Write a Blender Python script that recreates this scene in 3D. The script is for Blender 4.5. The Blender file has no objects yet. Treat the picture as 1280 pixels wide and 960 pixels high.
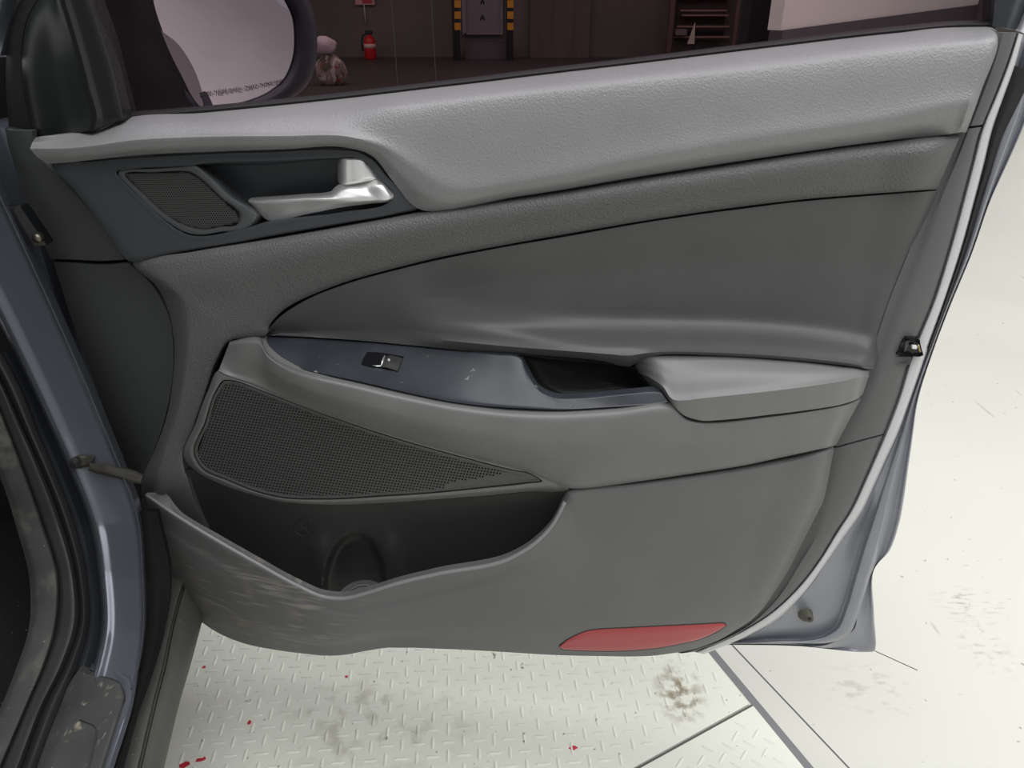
import bpy, bmesh, math, random
import numpy as np
from mathutils import Vector
from mathutils.bvhtree import BVHTree

random.seed(7)
S = bpy.context.scene
COL = S.collection

# ------------------------------------------------------------------ camera, world, lights, exposure
FPX, CU, CV = 960.0, 640.0, 480.0
PITCH = math.radians(28.0)
CAM = Vector((0.0, 0.0, 1.22))
cam_d = bpy.data.cameras.new('camera')
cam_d.sensor_width = 36.0
cam_d.lens = 36.0 * FPX / 1280.0
cam_d.clip_start = 0.02
cam = bpy.data.objects.new('camera', cam_d)
cam.location = CAM
cam.rotation_euler = (math.pi / 2 - PITCH, 0, 0)
COL.objects.link(cam)
S.camera = cam

S.view_settings.view_transform = 'Standard'
S.view_settings.look = 'None'
S.view_settings.gamma = 1.0
S.view_settings.use_curve_mapping = False
S.view_settings.exposure = 0.0

world = bpy.data.worlds.new('studio_surround')
S.world = world
world.use_nodes = True
world.node_tree.nodes['Background'].inputs[0].default_value = (0.985, 0.99, 1.0, 1)
world.node_tree.nodes['Background'].inputs[1].default_value = 0.45


def area_light(name, loc, target, sx, sy, power, color=(1, 1, 1)):
    ld = bpy.data.lights.new(name, 'AREA')
    ld.shape = 'RECTANGLE'
    ld.size, ld.size_y = sx, sy
    ld.energy = power
    ld.color = color
    o = bpy.data.objects.new(name, ld)
    o.location = loc
    o.rotation_euler = (Vector(target) - Vector(loc)).to_track_quat('-Z', 'Y').to_euler()
    COL.objects.link(o)
    return o


area_light('ceiling_softbox', (0.45, 0.3, 3.7), (0.4, 0.6, 0.4), 5.0, 4.2, 195, (0.985, 0.99, 1.0))
area_light('ceiling_softbox', (6.0, 4.5, 3.6), (6.0, 4.5, 0.0), 6.0, 5.0, 170, (1.0, 0.99, 0.97))
area_light('garage_fill', (-4.0, 10.6, 3.3), (-4.0, 11.2, 0.0), 6.0, 1.2, 85, (1.0, 0.93, 0.87))  # both garage lights: added unseen fill that lifts the view through the glass
area_light('garage_fill', (2.2, 11.2, 3.3), (2.2, 11.8, 0.0), 5.0, 1.2, 70, (1.0, 0.93, 0.87))


# ------------------------------------------------------------------ geometry helpers
def lin(c):
    c = c / 255.0
    return c / 12.92 if c <= 0.04045 else ((c + 0.055) / 1.055) ** 2.4


def rgb(r, g, b):
    return (lin(r), lin(g), lin(b), 1.0)


FW = Vector((0, math.cos(PITCH), -math.sin(PITCH)))
UP = Vector((0, math.sin(PITCH), math.cos(PITCH)))
RT = Vector((1, 0, 0))
ALPHA = math.radians(8.0)                       # the opened door is turned 8 degrees
DN = Vector((-math.sin(ALPHA), -math.cos(ALPHA), 0))   # door normal, towards the cabin
DE = Vector((math.cos(ALPHA), -math.sin(ALPHA), 0))
DO = Vector((0, 0.88, 0))
CARF = Vector((-0.194, 0.981, 0)).normalized()  # forward direction of the car


def ray(u, v):
    return FW + RT * ((u - CU) / FPX) + UP * ((CV - v) / FPX)


def D(u, v, d):
    """point of the door plane moved d millimetres towards the cabin"""
    r = ray(u, v)
    q = DO + DN * (d / 1000.0)
    t = (q - CAM).dot(DN) / r.dot(DN)
    return CAM + r * t


def Yp(u, v, y):
    r = ray(u, v)
    return CAM + r * (y / r.y)


def Zp(u, v, z):
    r = ray(u, v)
    return CAM + r * ((z - CAM.z) / r.z)


def hermite(P, t, n, cyclic=False, pchip=False):
    """P: (k, m, c) control rows, t: (k,) knots; returns n samples along axis 0"""
    k = len(P)
    if cyclic:
        P = np.concatenate([P[-2:], P, P[:3]])
        per = t[-1] + (t[-1] - t[-2] if False else cyc_gap(P, t))
        t = np.concatenate([t[-2:] - per, t, t[:3] + per])
        lo, hi = 2, 2 + k
        x = np.linspace(t[lo], t[hi], n, endpoint=False)
    else:
        x = np.linspace(t[0], t[-1], n)
    h = np.diff(t)
    dl = np.diff(P, axis=0) / h[:, None, None]
    M = np.zeros_like(P)
    if len(P) > 2:
        w1, w2 = h[1:, None, None], h[:-1, None, None]
        M[1:-1] = (dl[:-1] * w1 + dl[1:] * w2) / (w1 + w2)
        if pchip:
            a, b = dl[:-1], dl[1:]
            same = a * b > 0
            W1, W2 = 2 * w1 + w2, w1 + 2 * w2
            hm = np.where(same, (W1 + W2) / (W1 / np.where(same, a, 1) + W2 / np.where(same, b, 1)), 0)
            M[1:-1] = hm
    M[0], M[-1] = dl[0], dl[-1]
    i = np.clip(np.searchsorted(t, x, side='right') - 1, 0, len(h) - 1)
    s = ((x - t[i]) / h[i])[:, None, None]
    H = h[i][:, None, None]
    return ((2 * s**3 - 3 * s**2 + 1) * P[i] + (s**3 - 2 * s**2 + s) * H * M[i]
            + (-2 * s**3 + 3 * s**2) * P[i + 1] + (s**3 - s**2) * H * M[i + 1])


def cyc_gap(P, t):
    # P already padded: distance from last to first original row
    return max(0.5, float(np.mean(np.linalg.norm((P[2] - P[-4])[:, :2], axis=-1))))


def knots(P):
    d = np.linalg.norm((P[1:] - P[:-1])[..., :2], axis=-1).mean(axis=1) + \
        0.3 * np.abs((P[1:] - P[:-1])[..., 2]).mean(axis=1)
    return np.concatenate([[0], np.cumsum(np.maximum(d, 0.3))])


def grid_of(ctrl, nu, nv, cyclic=False):
    P = np.array(ctrl, dtype=float)            # columns, rails, 3
    A = hermite(P, knots(P), nu, cyclic)
    B = np.transpose(A, (1, 0, 2))
    Bp = np.transpose(P, (1, 0, 2))
    B = hermite(B, knots(Bp), nv, False, True)
    return np.transpose(B, (1, 0, 2))


ROOT = [None]


def finish(name, bm, material, parent=None, sharp=38, smooth=True, fix=False):
    if fix:
        bmesh.ops.recalc_face_normals(bm, faces=bm.faces)
    if smooth:
        for f in bm.faces:
            f.smooth = True
        a = math.radians(sharp)
        for e in bm.edges:
            if len(e.link_faces) == 2 and e.calc_face_angle(0) > a:
                e.smooth = False
    base = Vector((0, 0, 0))
    p = parent
    while p is not None:
        base += p.location
        p = p.parent
    bmesh.ops.translate(bm, verts=bm.verts, vec=-base)
    me = bpy.data.meshes.new(name)
    bm.to_mesh(me)
    bm.free()
    me.materials.append(material)
    o = bpy.data.objects.new(name, me)
    COL.objects.link(o)
    o.parent = parent
    return o


def patch(name, ctrl, material, parent, nu=60, nv=16, mode=D, gap=0.35, skirt=10, cyclic=False,
          dmod=None, cap=False, back=None, sharp=38, roll=True):
    """a smooth sheet through control columns of (u, v, depth) rails, its rim rolled back into a seam"""
    G = grid_of(ctrl, nu, nv, cyclic)
    if dmod:
        for row in G:
            for p in row:
                p[2] += dmod(p[0], p[1])
    if gap:
        def pull(a, b):
            v = b[..., :2] - a[..., :2]
            L = np.linalg.norm(v, axis=-1, keepdims=True)
            k = np.minimum(gap, 0.35 * L) / np.maximum(L, 1e-6)
            a[..., :2] += v * k
        pull(G[:, 0], G[:, 1])
        if not cap:
            pull(G[:, -1], G[:, -2])
        if not cyclic:
            pull(G[0], G[1])
            pull(G[-1], G[-2])
    bm = bmesh.new()
    V = [[bm.verts.new(mode(*p)) for p in row] for row in G]
    n = len(V)
    m = len(V[0])
    cols = n if cyclic else n - 1
    faces = []
    for i in range(cols):
        for j in range(m - 1):
            q = [V[i][j], V[i][j + 1], V[(i + 1) % n][j + 1], V[(i + 1) % n][j]]
            try:
                faces.append(bm.faces.new(q))
            except ValueError:
                pass
    if cap:
        c = np.mean(G[:, -1], axis=0)
        cv = bm.verts.new(mode(*c))
        for i in range(n):
            faces.append(bm.faces.new([V[i][-1], cv, V[(i + 1) % n][-1]]))
    # skirt
    bd = back if back is not None else (-DN if mode is D else Vector((0, 1, 0)))
    if skirt:
        if cyclic:
            loops = [[V[i][0] for i in range(n)]]
            if not cap:
                loops.append([V[i][-1] for i in reversed(range(n))])
        else:
            loops = [[V[i][0] for i in range(n)] + [V[-1][j] for j in range(1, m)] +
                     [V[i][-1] for i in reversed(range(n - 1))] + [V[0][j] for j in reversed(range(1, m - 1))]]
        for lp in loops:
            prev = lp
            steps = ((0.0006, 0.12),) if roll else ()
            for off, f in steps + ((0.0, 1.0),):
                ring = []
                for a in lp:
                    ring.append(bm.verts.new(a.co + bd * (skirt / 1000.0 * f)))
                for i in range(len(lp)):
                    k = (i + 1) % len(lp)
                    faces.append(bm.faces.new([prev[i], ring[i], ring[k], prev[k]]))
                prev = ring
    nrm = 0
    bm.normal_update()
    for f in faces[:cols * (m - 1)]:
        nrm += f.normal.dot(CAM - f.calc_center_median()) * f.calc_area()
    if nrm < 0:
        for f in bm.faces:
            f.normal_flip()
    return finish(name, bm, material, parent, sharp)


def tube(bm, pts, radii, n=8, caps=True):
    pts = [Vector(p) for p in pts]
    if not hasattr(radii, '__len__'):
        radii = [radii] * len(pts)
    rings = []
    ref = None
    for i, p in enumerate(pts):
        a = pts[max(0, i - 1)]
        b = pts[min(len(pts) - 1, i + 1)]
        t = (b - a).normalized()
        if ref is None:
            ref = t.orthogonal().normalized()
        x = (ref - t * ref.dot(t)).normalized()
        ref = x
        y = t.cross(x)
        rings.append([bm.verts.new(p + (x * math.cos(2 * math.pi * k / n) + y * math.sin(2 * math.pi * k / n)) * radii[i]) for k in range(n)])
    for r0, r1 in zip(rings, rings[1:]):
        for k in range(n):
            bm.faces.new([r0[k], r0[(k + 1) % n], r1[(k + 1) % n], r1[k]])
    if caps:
        bm.faces.new(list(reversed(rings[0])))
        bm.faces.new(rings[-1])


def prism(bm, poly, z0, z1):
    lo = [bm.verts.new((p[0], p[1], z0)) for p in poly]
    hi = [bm.verts.new((p[0], p[1], z1)) for p in poly]
    n = len(poly)
    bm.faces.new(hi)
    bm.faces.new(list(reversed(lo)))
    for i in range(n):
        bm.faces.new([lo[i], lo[(i + 1) % n], hi[(i + 1) % n], hi[i]])


def obox(bm, c, ax, ay, az, bev=0):
    """box about c with half-axis vectors"""
    c = Vector(c)
    vs = [bm.verts.new(c + ax * sx + ay * sy + az * sz) for sx in (-1, 1) for sy in (-1, 1) for sz in (-1, 1)]
    fs = [(0, 1, 3, 2), (4, 6, 7, 5), (0, 4, 5, 1), (2, 3, 7, 6), (0, 2, 6, 4), (1, 5, 7, 3)]
    faces = [bm.faces.new([vs[i] for i in f]) for f in fs]
    bmesh.ops.recalc_face_normals(bm, faces=faces)
    if bev:
        es = list({e for f in faces for e in f.edges})
        bmesh.ops.bevel(bm, geom=es, offset=bev, segments=2, affect='EDGES', profile=0.6)


def lathe(bm, prof, c, n=20):
    """prof: (radius, z)"""
    rings = [[bm.verts.new(Vector(c) + Vector((r * math.cos(2 * math.pi * k / n), r * math.sin(2 * math.pi * k / n), z))) for k in range(n)] for r, z in prof]
    for a, b in zip(rings, rings[1:]):
        for k in range(n):
            bm.faces.new([a[k], a[(k + 1) % n], b[(k + 1) % n], b[k]])
    bm.faces.new(list(reversed(rings[0])))
    bm.faces.new(rings[-1])


def tag(o, label=None, cat=None, group=None, kind=None):
    if label:
        o['label'] = label
    if cat:
        o['category'] = cat
    if group:
        o['group'] = group
    if kind:
        o['kind'] = kind
    return o


def thing(name, loc, label, cat, group=None):
    o = bpy.data.objects.new(name, None)
    o.empty_display_size = 0.05
    o.location = loc
    COL.objects.link(o)
    return tag(o, label, cat, group)


# ------------------------------------------------------------------ materials
def mat(name, color, rough=0.5, metal=0.0, spec=0.5, grain=None, mott=None, coat=0.0, wear=None, emit=None):
    """grain=(scale, distance): leather-like relief; mott=(scale, amount): uneven tone; wear=list of dirt layers"""
    m = bpy.data.materials.new(name)
    m.use_nodes = True
    nt = m.node_tree
    N, L = nt.nodes, nt.links
    b = N['Principled BSDF']
    b.inputs['Base Color'].default_value = color
    b.inputs['Roughness'].default_value = rough
    b.inputs['Metallic'].default_value = metal
    b.inputs['Specular IOR Level'].default_value = spec
    b.inputs['Coat Weight'].default_value = coat
    b.inputs['Coat Roughness'].default_value = 0.08
    tc = N.new('ShaderNodeTexCoord')
    cur = None
    if mott:
        nz = N.new('ShaderNodeTexNoise')
        nz.inputs['Scale'].default_value = mott[0]
        nz.inputs['Detail'].default_value = 6
        L.new(tc.outputs['Object'], nz.inputs['Vector'])
        mr = N.new('ShaderNodeMapRange')
        mr.inputs['From Min'].default_value = 0.3
        mr.inputs['From Max'].default_value = 0.7
        mr.inputs['To Min'].default_value = 1 - mott[1]
        mr.inputs['To Max'].default_value = 1 + mott[1]
        L.new(nz.outputs['Fac'], mr.inputs['Value'])
        mx = N.new('ShaderNodeMix')
        mx.data_type = 'RGBA'
        mx.blend_type = 'MULTIPLY'
        mx.inputs['Factor'].default_value = 1
        mx.inputs[6].default_value = color
        L.new(mr.outputs['Result'], mx.inputs[7])
        cur = mx.outputs[2]
    for w in (wear or []):
        # w: dict(scale=(x,y,z), rot, lo, hi, color, amount, box=(centre, radii) or None)
        mp = N.new('ShaderNodeMapping')
        mp.inputs['Scale'].default_value = w['scale']
        mp.inputs['Rotation'].default_value = w.get('rot', (0, 0, 0))
        L.new(tc.outputs['Object'], mp.inputs['Vector'])
        nz = N.new('ShaderNodeTexNoise')
        nz.inputs['Scale'].default_value = 1.0
        nz.inputs['Detail'].default_value = w.get('detail', 5)
        L.new(mp.outputs['Vector'], nz.inputs['Vector'])
        mr = N.new('ShaderNodeMapRange')
        mr.inputs['From Min'].default_value = w['lo']
        mr.inputs['From Max'].default_value = w['hi']
        mr.inputs['To Max'].default_value = w['amount']
        L.new(nz.outputs['Fac'], mr.inputs['Value'])
        fac = mr.outputs['Result']
        if w.get('box'):
            c, r = w['box']
            mp2 = N.new('ShaderNodeMapping')
            mp2.vector_type = 'TEXTURE'
            mp2.inputs['Location'].default_value = c
            mp2.inputs['Scale'].default_value = r
            L.new(tc.outputs['Object'], mp2.inputs['Vector'])
            ln = N.new('ShaderNodeVectorMath')
            ln.operation = 'LENGTH'
            L.new(mp2.outputs['Vector'], ln.inputs[0])
            m2 = N.new('ShaderNodeMapRange')
            m2.inputs['From Min'].default_value = 1.0
            m2.inputs['From Max'].default_value = w.get('core', 0.4)
            L.new(ln.outputs['Value'], m2.inputs['Value'])
            mu = N.new('ShaderNodeMath')
            mu.operation = 'MULTIPLY'
            L.new(fac, mu.inputs[0])
            L.new(m2.outputs['Result'], mu.inputs[1])
            fac = mu.outputs[0]
        mx = N.new('ShaderNodeMix')
        mx.data_type = 'RGBA'
        L.new(fac, mx.inputs['Factor'])
        if cur is None:
            mx.inputs[6].default_value = color
        else:
            L.new(cur, mx.inputs[6])
        mx.inputs[7].default_value = w['color']
        cur = mx.outputs[2]
    if cur is not None:
        L.new(cur, b.inputs['Base Color'])
    if grain:
        vo = N.new('ShaderNodeTexVoronoi')
        vo.feature = 'SMOOTH_F1'
        vo.inputs['Scale'].default_value = grain[0]
        L.new(tc.outputs['Object'], vo.inputs['Vector'])
        n2 = N.new('ShaderNodeTexNoise')
        n2.inputs['Scale'].default_value = grain[0] * 1.3
        n2.inputs['Detail'].default_value = 3
        L.new(tc.outputs['Object'], n2.inputs['Vector'])
        ad = N.new('ShaderNodeMath')
        ad.operation = 'ADD'
        L.new(vo.outputs['Distance'], ad.inputs[0])
        L.new(n2.outputs['Fac'], ad.inputs[1])
        bp = N.new('ShaderNodeBump')
        bp.inputs['Strength'].default_value = grain[2] if len(grain) > 2 else 0.5
        bp.inputs['Distance'].default_value = grain[1]
        L.new(ad.outputs[0], bp.inputs['Height'])
        L.new(bp.outputs['Normal'], b.inputs['Normal'])
    if emit:
        b.inputs['Emission Color'].default_value = color
        b.inputs['Emission Strength'].default_value = emit
    return m


def g(v, a=0, b=0):
    return rgb(v, v + a, v + b)


SCUFF = rgb(150, 148, 140)
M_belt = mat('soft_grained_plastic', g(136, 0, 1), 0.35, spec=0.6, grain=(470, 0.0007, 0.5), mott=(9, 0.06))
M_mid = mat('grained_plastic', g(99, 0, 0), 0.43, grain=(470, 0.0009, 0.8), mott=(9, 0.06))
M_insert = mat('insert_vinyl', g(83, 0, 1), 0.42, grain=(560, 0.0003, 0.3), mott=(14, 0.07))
M_handle = mat('blue_black_plastic', rgb(66, 69, 73), 0.44, grain=(900, 0.0002, 0.3))
M_bezel = mat('satin_black_plastic', rgb(80, 82, 84), 0.33)
M_flange = mat('fender_edge_black', rgb(20, 20, 21), 0.8, spec=0.15)
M_black = mat('black_plastic', rgb(40, 41, 41), 0.55, grain=(700, 0.0003, 0.3))
M_gloss = mat('gloss_black', rgb(20, 21, 23), 0.14)
M_rubber = mat('black_rubber', rgb(30, 30, 31), 0.6)
M_seal = mat('grey_rubber_seal', rgb(212, 212, 214), 0.4)
M_front = mat('front_black_plastic', rgb(74, 77, 76), 0.6, grain=(700, 0.0003, 0.3))
M_sail = mat('sail_plastic', rgb(38, 40, 39), 0.28, grain=(1200, 0.0001, 0.2))
M_switch = mat('switch_panel_plastic', rgb(54, 57, 63), 0.36, mott=(26, 0.2),
               wear=[dict(scale=(50, 50, 50), lo=0.68, hi=0.71, color=rgb(170, 172, 170), amount=0.5)])
M_arm = mat('armrest_plastic', g(115, 0, -1), 0.42, grain=(600, 0.0003, 0.35), mott=(12, 0.06),
            wear=[dict(scale=(240, 240, 90), rot=(0, 0.6, 0), lo=0.66, hi=0.72, color=SCUFF, amount=0.4,
                       box=((-0.03, 0, 0.33), (0.14, 0.4, 0.07)))])
M_pad = mat('elbow_pad_vinyl', g(122, 0, 0), 0.42, grain=(700, 0.0002, 0.3))
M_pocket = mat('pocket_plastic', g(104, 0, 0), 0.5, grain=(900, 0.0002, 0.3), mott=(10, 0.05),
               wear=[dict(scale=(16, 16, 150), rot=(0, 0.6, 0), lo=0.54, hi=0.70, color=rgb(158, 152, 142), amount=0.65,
                          box=((-0.39, 0, 0.07), (0.22, 0.5, 0.15))),
                     dict(scale=(22, 22, 22), lo=0.55, hi=0.72, color=rgb(140, 132, 120), amount=0.55,
                          box=((-0.42, 0, 0.06), (0.22, 0.5, 0.16)))])
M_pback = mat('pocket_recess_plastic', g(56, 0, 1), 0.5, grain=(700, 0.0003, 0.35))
M_strip = mat('edge_strip_plastic', g(98, 0, 1), 0.5, grain=(900, 0.0002, 0.3))
M_grille = mat('grille_plastic', rgb(82, 82, 81), 0.42)
M_grilleback = mat('grille_backing', rgb(14, 14, 15), 0.8)
M_chrome = mat('satin_chrome', rgb(244, 244, 243), 0.3, metal=0.72)
M_red = mat('red_reflector', rgb(170, 34, 45), 0.3, grain=(1500, 0.0002, 0.25), coat=0.2)
M_paint = mat('grey_blue_paint', rgb(98, 101, 110), 0.3, metal=0.5, coat=0.6)
M_edgepaint = mat('grey_door_paint', rgb(140, 142, 150), 0.38, metal=0.2, coat=0.25, mott=(20, 0.04))
M_white = mat('white_mark', rgb(235, 235, 228), 0.4)
M_brass = mat('brass_metal', rgb(170, 150, 110), 0.35, metal=0.8)
M_olive = mat('olive_rubber', rgb(92, 90, 78), 0.6)
M_steel = mat('dark_steel', rgb(112, 108, 98), 0.35, metal=0.9, mott=(150, 0.25))
M_dust = mat('dusty_grey_plastic', rgb(82, 82, 78), 0.6, mott=(8, 0.25),
             wear=[dict(scale=(160, 160, 160), lo=0.7, hi=0.74, color=rgb(190, 188, 176), amount=0.6)])
M_dirt = mat('worn_black_trim', rgb(62, 63, 61), 0.5, mott=(18, 0.25), grain=(800, 0.0002, 0.3),
             wear=[dict(scale=(60, 60, 60), lo=0.62, hi=0.72, color=rgb(180, 168, 146), amount=0.75,
                        box=((Zp(98, 880, 0.42) - Vector((-0.62, 0.85, 0.30))), (0.05, 0.07, 0.2))),
                   dict(scale=(190, 40, 40), lo=0.68, hi=0.72, color=rgb(150, 146, 138), amount=0.5)])
M_trim = mat('sill_kick_trim', rgb(66, 68, 66), 0.55, mott=(14, 0.2), grain=(800, 0.0003, 0.3),
             wear=[dict(scale=(26, 9, 26), lo=0.52, hi=0.7, color=rgb(128, 126, 116), amount=0.5), dict(scale=(200, 200, 200), lo=0.68, hi=0.72, color=rgb(170, 166, 152), amount=0.5)])
M_carpet = mat('black_carpet', rgb(16, 16, 17), 0.95, grain=(900, 0.001, 0.8),
               wear=[dict(scale=(220, 220, 220), lo=0.70, hi=0.735, color=rgb(190, 160, 120), amount=0.8)])
M_mirror = mat('mirror_silver', rgb(236, 236, 240), 0.02, metal=1.0)
M_mirror_reflection = mat('mirror_reflection_grey', rgb(150, 146, 152), 0.05, metal=1.0)
M_text = mat('etched_dark_lettering', rgb(50, 46, 50), 0.6)


def glass_mat():
    m = bpy.data.materials.new('tinted_glass')
    m.use_nodes = True
    nt = m.node_tree
    N, L = nt.nodes, nt.links
    N.remove(N['Principled BSDF'])
    tr = N.new('ShaderNodeBsdfTransparent')
    tr.inputs[0].default_value = (0.67, 0.605, 0.64, 1)
    L.new(tr.outputs[0], N['Material Output'].inputs[0])
    return m


M_glass = glass_mat()


def floor_mat():
    return mat('white_epoxy_floor', rgb(209, 208, 199), 0.32, spec=0.35, mott=(1.6, 0.02),
               wear=[dict(scale=(1.8, 1.8, 1.8), lo=0.55, hi=0.85, color=rgb(196, 188, 176), amount=0.5, detail=7),
                     dict(scale=(55, 55, 55), lo=0.695, hi=0.72, color=rgb(110, 106, 100), amount=0.6),
                     dict(scale=(30, 4, 30), rot=(0, 0, 0.8), lo=0.69, hi=0.73, color=rgb(150, 146, 140), amount=0.5),
                     dict(scale=(30, 90, 30), rot=(0, 0, -0.5), lo=0.52, hi=0.66, color=rgb(126, 122, 116), amount=0.5,
                          box=((Zp(1212, 756, 0)), (0.09, 0.07, 1))),
                     dict(scale=(40, 60, 30), lo=0.52, hi=0.66, color=rgb(140, 136, 128), amount=0.4,
                          box=((Zp(1228, 805, 0)), (0.06, 0.10, 1))),
                     dict(scale=(26, 60, 30), rot=(0, 0, 0.6), lo=0.52, hi=0.66, color=rgb(150, 146, 138), amount=0.35,
                          box=((Zp(1085, 860, 0)), (0.12, 0.08, 1)))])


M_floor = floor_mat()
M_plate = mat('painted_checker_plate', rgb(229, 229, 217), 0.36, spec=0.4, mott=(3, 0.03),
              wear=[dict(scale=(45, 45, 45), lo=0.44, hi=0.60, color=rgb(118, 102, 70), amount=0.8,
                         box=((Zp(849, 868, 0)), (0.055, 0.085, 1)), core=0.3),
                    dict(scale=(26, 26, 26), lo=0.50, hi=0.66, color=rgb(140, 136, 120), amount=0.4,
                         box=((Zp(470, 905, 0)), (0.22, 0.13, 1))),
                    dict(scale=(70, 70, 70), lo=0.70, hi=0.73, color=rgb(70, 66, 60), amount=0.7)])
M_redpaint = mat('red_paint_drip', rgb(196, 48, 66), 0.4)
M_darkfloor = mat('garage_floor', rgb(72, 66, 64), 0.5, mott=(0.8, 0.12))
M_wall = mat('garage_concrete', rgb(98, 90, 86), 0.9, mott=(0.7, 0.18))
M_groove = mat('floor_channel_grey', rgb(118, 118, 120), 0.5)

# ------------------------------------------------------------------ setting
bm = bmesh.new()
q0, q1 = Zp(976, 38, 0.8), Zp(1235, 4, 0.8)
qd = (q1 - q0).normalized()
qd.z = 0
q2 = q1 + qd * 3.0
prism(bm, [(-9, -6), (16, -6), (16, 26), (q2.x, q2.y), (q0.x, q0.y), (-9, q0.y)], -0.15, 0.0)
tag(finish('floor', bm, M_floor, smooth=False), kind='structure')

bm = bmesh.new()
prism(bm, [(-12, q0.y), (q0.x, q0.y), (q2.x, q2.y), (16, 26), (16, 30), (-12, 30)], -0.15, -0.001)
tag(finish('floor', bm, M_darkfloor, smooth=False), kind='structure')

WY = 14.1
bm = bmesh.new()
prism(bm, [(-12, WY), (9, WY), (9, WY + 0.25), (-12, WY + 0.25)], 0.0, 3.4)
wall = tag(finish('wall_back', bm, M_wall, smooth=False), kind='structure')

bm = bmesh.new()
prism(bm, [(-12, 7.6), (2.6, 7.6), (9, 16.2), (9, 19), (-12, 19)], 3.4, 3.6)
tag(finish('ceiling', bm, M_wall, smooth=False), kind='structure')

qn = Vector((-qd.y, qd.x, 0))
M_cyc = mat('white_studio_wall', rgb(226, 222, 212), 0.7, mott=(0.6, 0.03))
bm = bmesh.new()
prism(bm, [q0.xy, q2.xy, (q2 + qn * 0.12).xy, (q0 + qn * 0.12).xy], 0.8, 3.4)
tag(finish('wall_right', bm, M_cyc, smooth=False), kind='structure')
bm = bmesh.new()
prism(bm, [(q0 - qn * 0.02).xy, (q2 - qn * 0.02).xy, (q2 + qn * 0.10).xy, (q0 + qn * 0.10).xy], 0.0, 0.8)
tag(finish('baseboard_right', bm, mat('dark_skirting', rgb(78, 72, 74), 0.6), smooth=False), kind='structure')

# floor seams and channel
def floor_strip(name, a, b, w, z0, z1, m, ext0=0.0, ext1=0.0):
    A, B = Zp(*a, 0), Zp(*b, 0)
    d = (B - A).normalized()
    A, B = A - d * ext0, B + d * ext1
    s = Vector((-d.y, d.x, 0)) * w / 2
    bm = bmesh.new()
    prism(bm, [(A + s).xy, (B + s).xy, (B - s).xy, (A - s).xy][::-1], z0, z1)
    return finish(name, bm, m, smooth=False)


tag(floor_strip('trim_1', (888, 812), (1011, 960), 0.016, -0.02, 0.0006, M_groove, 0.7, 0.6), kind='structure')
M_crack = mat('seam_dark', rgb(92, 90, 86), 0.8)
tag(floor_strip('trim_2', (912, 803), (1061, 960), 0.003, -0.02, 0.0005, M_crack, 0.6, 0.6), kind='structure')
tag(floor_strip('trim_3', (1092, 813), (1147, 838), 0.002, -0.02, 0.0005, M_crack, 0.3, 0.0), kind='structure')

# checker plates
sA, sB = Zp(882, 812, 0), Zp(1003, 960, 0)
sd = (sB - sA).normalized()
cA, cB = Zp(798, 961, 0), Zp(947, 879, 0)
cd = (cB - cA).normalized()


def isect(p, d, q, e):
    k = d.x * e.y - d.y * e.x
    t = ((q.x - p.x) * e.y - (q.y - p.y) * e.x) / k
    return p + d * t


X = isect(sA, sd, cA, cd)
s_far, s_near = sA - sd * 0.75, sA + sd * 1.1
c_near = cA - cd * 0.5
PZ = 0.004
nrm_c = Vector((-cd.y, cd.x, 0)) * 0.0026
poly1 = [(s_far.x, s_far.y), (-0.95, 1.75), (-0.95, -0.1), ((c_near + nrm_c).x, (c_near + nrm_c).y), ((X + nrm_c).x - 0.004, (X + nrm_c).y)]
poly2 = [((X - nrm_c).x, (X - nrm_c).y), ((c_near - nrm_c).x, (c_near - nrm_c).y), (s_near.x - 0.3, s_near.y), (s_near.x, s_near.y)]


def inside(p, poly, margin=0.0):
    ok = False
    n = len(poly)
    for i in range(n):
        x1, y1 = poly[i]
        x2, y2 = poly[(i + 1) % n]
        if (y1 > p[1]) != (y2 > p[1]) and p[0] < (x2 - x1) * (p[1] - y1) / (y2 - y1) + x1:
            ok = not ok
        if margin:
            ex, ey = x2 - x1, y2 - y1
            t = max(0, min(1, ((p[0] - x1) * ex + (p[1] - y1) * ey) / (ex * ex + ey * ey)))
            if math.hypot(p[0] - x1 - t * ex, p[1] - y1 - t * ey) < margin:
                return False
    return ok


def plate(poly, yaw, pitch, label, org, box, clip=None):
    c = Vector((sum(p[0] for p in poly) / len(poly), sum(p[1] for p in poly) / len(poly), 0))
    root = thing('checker_plate', (0, 0, 0), label, 'floor plate')
    bm = bmesh.new()
    prism(bm, poly, -0.01, PZ)
    finish('plate', bm, M_plate, root, smooth=False, fix=True)
    bm = bmesh.new()
    ca, sa = math.cos(yaw), math.sin(yaw)
    ex, ey = Vector((ca, sa, 0)), Vector((-sa, ca, 0))
    R = int(1.6 / pitch)
    for i in range(-R, R):
        for j in range(-R, R):
            p = org + ex * (i * pitch) + ey * (j * pitch)
            if not (box[0] < p.x < box[1] and box[2] < p.y < box[3]):
                continue
            if not inside((p.x, p.y), poly, 0.02):
                continue
            if clip and not clip(p):
                continue
            a, w = (ey, ex) if (i + j) % 2 == 0 else (ex, ey)
            a = a * (pitch * 0.56)
            w = w * 0.0034
            h = Vector((0, 0, 0.0016))
            b = Vector((p.x, p.y, PZ))
            vs = [bm.verts.new(b + v) for v in (-a, -a * 0.55 - w, a * 0.55 - w, a, a * 0.55 + w, -a * 0.55 + w)]
            t0, t1 = bm.verts.new(b - a * 0.55 + h), bm.verts.new(b + a * 0.55 + h)
            for f in ((vs[0], vs[1], t0), (vs[1], vs[2], t1, t0), (vs[2], vs[3], t1), (vs[3], vs[4], t1), (vs[4], vs[5], t0, t1), (vs[5], vs[0], t0)):
                bm.faces.new(f)
    tag(finish('tread_pattern', bm, M_plate, root, smooth=False), kind='stuff')
    return root


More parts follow.
